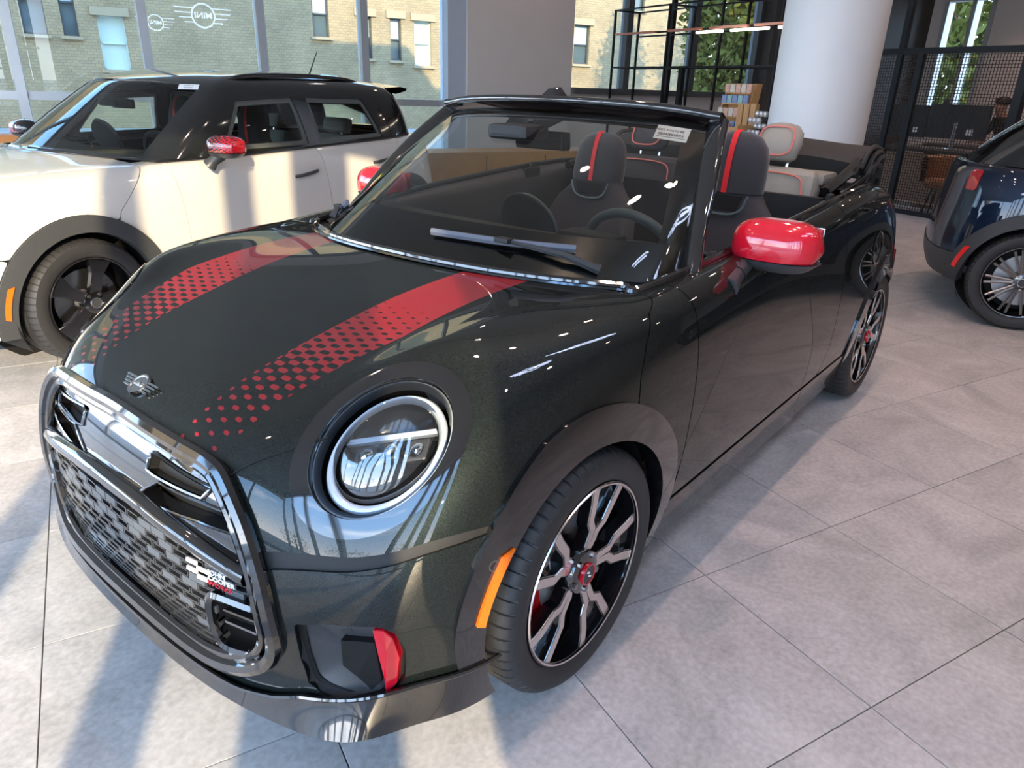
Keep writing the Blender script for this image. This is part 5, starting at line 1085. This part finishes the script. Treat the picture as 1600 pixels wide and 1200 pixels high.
# illuminated winged signs hung in the hall, mirrored by the far glass
SIGN=mat('lit sign face',(.8,.85,1),.4,emit=(.62,.72,1),es=16)
def wsign(a,c,z,s,lab):
    F=Matrix((-AX,Vector((0,0,1)),BX)).transposed().to_4x4(); F.translation=AB(a,c,z)
    t=tag(empty('hanging_sign',AB(a,c,z)),lab,'sign'); inv=Matrix.Translation(-AB(a,c,z))
    b=MB(); b.tube([F@Vector((.24*s*math.cos(q),.24*s*math.sin(q),0)) for q in np.linspace(0,2*PI,40,endpoint=False)],.018*s,6,closed=True); b.build('sign_ring',SIGN,t).matrix_parent_inverse=inv
    textobj('sign_text','MINI',.17*s,SIGN,t,M=F,ext=.01,bold=True,sx=1.1).matrix_parent_inverse=inv
    for sg in (1,-1):
        for y0,l0 in ((.15,.40),(.05,.34),(-.05,.27),(-.14,.20)):
            x0=math.sqrt(.24**2-y0*y0)+.01; b=MB(); b.box((sg*(x0+l0/2)*s,y0*s,0),(l0*s,.022*s,.02),M=F); b.build('sign_wing_bar',SIGN,t).matrix_parent_inverse=inv
    for sg in (1,-1): MB().tube([F@Vector((sg*.2*s,.2*s,0)),F@Vector((sg*.2*s,CH-z,0))],.004,5).build('suspension_wire',BLK,t).matrix_parent_inverse=inv
    bk=MB(); bk.lathe([(0,-.03),(.27*s,-.03),(.27*s,-.05),(0,-.05)],40,M=F); bk.build('sign_back',MATTE,t).matrix_parent_inverse=inv
wsign(2.05,-1.2,2.60,.95,'larger lit winged sign hanging under the ceiling'); wsign(1.12,-1.4,2.42,.62,'smaller lit winged sign hanging under the ceiling')
# ------------------------------------------------------------------ outside
b=MB(); b.box((0,0,-.32),(300,300,.3)); GRD=struct(b.build('ground',mat('pale concrete',(.34,.33,.31),.9,noise=.25,nscale=3)))
def brick_mat(name,c1,c2,mo,sc):
    m=mat(name,c1,.85); n=m.node_tree.nodes; l=m.node_tree.links.new; t=n.new('ShaderNodeTexCoord'); bt=n.new('ShaderNodeTexBrick'); bt.inputs['Scale'].default_value=sc; bt.inputs['Color1'].default_value=(*c1,1); bt.inputs['Color2'].default_value=(*c2,1); bt.inputs['Mortar'].default_value=(*mo,1); bt.inputs['Mortar Size'].default_value=.016; bt.inputs['Bias'].default_value=-.2
    mpn=n.new('ShaderNodeMapping'); mpn.inputs['Rotation'].default_value=(PI/2,0,0); l(t.outputs['Object'],mpn.inputs[0]); l(mpn.outputs[0],bt.inputs['Vector']); nz_=n.new('ShaderNodeTexNoise'); nz_.inputs['Scale'].default_value=.8; nz_.inputs['Detail'].default_value=5; l(t.outputs['Object'],nz_.inputs['Vector'])
    mx=n.new('ShaderNodeMixRGB'); mx.blend_type='OVERLAY'; mx.inputs[0].default_value=.4; l(bt.outputs[0],mx.inputs[1]); l(nz_.outputs['Fac'],mx.inputs[2]); l(mx.outputs[0],n['Principled BSDF'].inputs['Base Color']); bp=n.new('ShaderNodeBump'); bp.inputs['Strength'].default_value=.4; bp.inputs['Distance'].default_value=.02; l(bt.outputs['Fac'],bp.inputs['Height']); bp.invert=True; l(bp.outputs[0],n['Principled BSDF'].inputs['Normal']); return m
BR=brick_mat('pale yellow brick',(.40,.285,.15),(.33,.23,.125),(.20,.15,.10),3.0)
GLD=mat('dark window glass',(.10,.13,.13),.08,spec=.8,noise=.1); PALE=mat('pale window blind',(.62,.68,.58),.4,noise=.06); STONE=mat('sand lintel',(.40,.30,.18),.8,noise=.1)
def facade(a0,a1,b0,dep,z1,wins,lab):
    r=tag(empty('brick_building',AB(a0,b0,0),TA),lab,'building'); W_=a1-a0; b=MB(); 
    # wall built round its windows as vertical strips
    xs_=sorted({0,W_}|{w[0]-a0 for w in wins}|{w[1]-a0 for w in wins})
    for x0,x1 in zip(xs_[:-1],xs_[1:]):
        ws_=sorted([(w[2],w[3]) for w in wins if w[0]-a0<=x0+1e-6 and w[1]-a0>=x1-1e-6]); z=-.2
        for p,q in ws_: b.box(((x0+x1)/2,.15,(z+p)/2),(x1-x0,.3,p-z)); z=q
        b.box(((x0+x1)/2,.15,(z+z1)/2),(x1-x0,.3,z1-z))
    b.box((W_/2,dep/2+.3,z1/2),(W_,dep,z1)); b.build('brick_wall',BR,r)
    for w in wins:
        x0,x1=w[0]-a0,w[1]-a0; k=w[4]; wi=MB(); t=.05
        for c_,d_ in (((x0+t/2,0),(t,w[3]-w[2])),((x1-t/2,0),(t,w[3]-w[2]))): wi.box((c_[0],.16,(w[2]+w[3])/2),(d_[0],.12,d_[1]))
        zm=(w[2]+w[3])/2
        for zz in (w[2]+t/2,zm,w[3]-t/2): wi.box(((x0+x1)/2,.16,zz),(x1-x0,.12,t))
        fr_=wi.build('window_frame',PALE if k==2 else DKF,r); MB().box(((x0+x1)/2,.20,(zm+w[3])/2),(x1-x0-.06,.02,w[3]-zm-.04)).build('window_pane',PALE if k else GLD,fr_); MB().box(((x0+x1)/2,.20,(zm+w[2])/2),(x1-x0-.06,.02,zm-w[2]-.04)).build('window_pane',PALE if k==2 else GLD,fr_)
        MB().box(((x0+x1)/2,-.03,w[3]+.12),(x1-x0+.3,.10,.24)).build('lintel',STONE,r); MB().box(((x0+x1)/2,-.05,w[2]-.05),(x1-x0+.16,.14,.08)).build('window_sill',STONE,r)
    return r
WN=[(6.78,7.34,2.78,4.2,1),(8.38,8.86,2.18,3.52,1),(9.54,9.96,2.16,3.52,1),(10.46,11.12,2.02,3.5,2),(.32,1.05,1.52,3.0,2),(-1.6,-1.0,2.4,4.2,1),(-.6,-.2,2.4,4.2,1),(-4,-3.4,2.4,4.0,1),(3.0,3.5,4.8,6.2,1),(12.6,13.2,2.1,3.6,1)]
facade(-14,14.2,25,9,11,[(w[0],w[1],w[2],w[3],w[4]) for w in WN],'pale brick building across the lane, half in shade')
facade(15.2,24.8,25.0,9,10,[(17.42,18.18,2.35,3.8,1),(20.2,20.9,4.5,5.9,1)],'sunlit yellow brick building behind the high windows')
# unseen upper storeys of this building, stepped and thinned to shade the lane
for a0,a1,b0,z in ((-22,1.2,6.0,15),(1.2,5.0,BN,9.3),(5.0,AR,BN,7.9),(AL,1.2,BN,7.9)): struct(abbox('wall_upper_storeys',a0,a1,b0,BF if b0>0 or a0>0 else 5.99,CH+.15,z,BR))
# trees
LEAF=mat('sunlit leaves',(.19,.19,.035),.6,noise=.5,nscale=2); BARK=mat('bark',(.09,.07,.05),.9,noise=.3)
def tree(a,c,h,r,lab,n=2600,z0=1.0):
    t=tag(empty('tree',AB(a,c,0)),lab,'tree','trees outside'); b=MB(); b.tube([(0,0,0),(.1,.05,h*.4),(0,.1,h*.8)],[.18,.13,.06],8); 
    for k in range(7): an=k*2.4; b.tube([(0.05,.05,h*(.3+.07*k)),(r*.6*math.cos(an),r*.6*math.sin(an),h*(.45+.07*k))],[.06,.02],6)
    b.build('trunk',BARK,t); q=rng.normal(size=(n,3)); q/=np.linalg.norm(q,axis=1,keepdims=True); rad=rng.uniform(.35,1,n)**.5; bl=rng.normal(size=(n,3))*.12
    P_=(q*rad[:,None]+bl)*[r,r,(h-z0)/2]+[0,0,(h+z0)/2]; V=[];F=[]
    for p in P_:
        d1=Vector(rng.normal(size=3)).normalized(); d2=d1.orthogonal().normalized(); s=rng.uniform(.10,.19); p=Vector(p); i=len(V); V+=[p-d1*s,p+d2*s*.5,p+d1*s,p-d2*s*.5]; F.append((i,i+1,i+2,i+3))
    o=MB(); o.add(V,F); k=o.build('crown',LEAF,t,fix=False); k['kind']='stuff'
tree(17.5,16.6,7.5,1.25,'leafy tree in sun beyond the high windows',7500,.3); tree(21.5,17.5,6.8,1.8,'darker tree right of the sunlit one beyond the high windows',5500,.2); tree(17.6,9.0,6.5,1.7,'leafy tree outside the tall end window',5000,.3); tree(23.5,11.5,6.5,2.2,'second tree behind it outside the tall end window',2200,.4)
for k,(a,c) in enumerate(((-16,-30),(-6,-34),(4,-33),(-28,-18),(-30,-6),(-30,6),(14,-32),(-24,-27))): tree(a,c,5+k%3,3.5,'distant street tree %s'%('far behind the near glazing' if c<-10 else 'far beyond the left glazing'),700,.2)
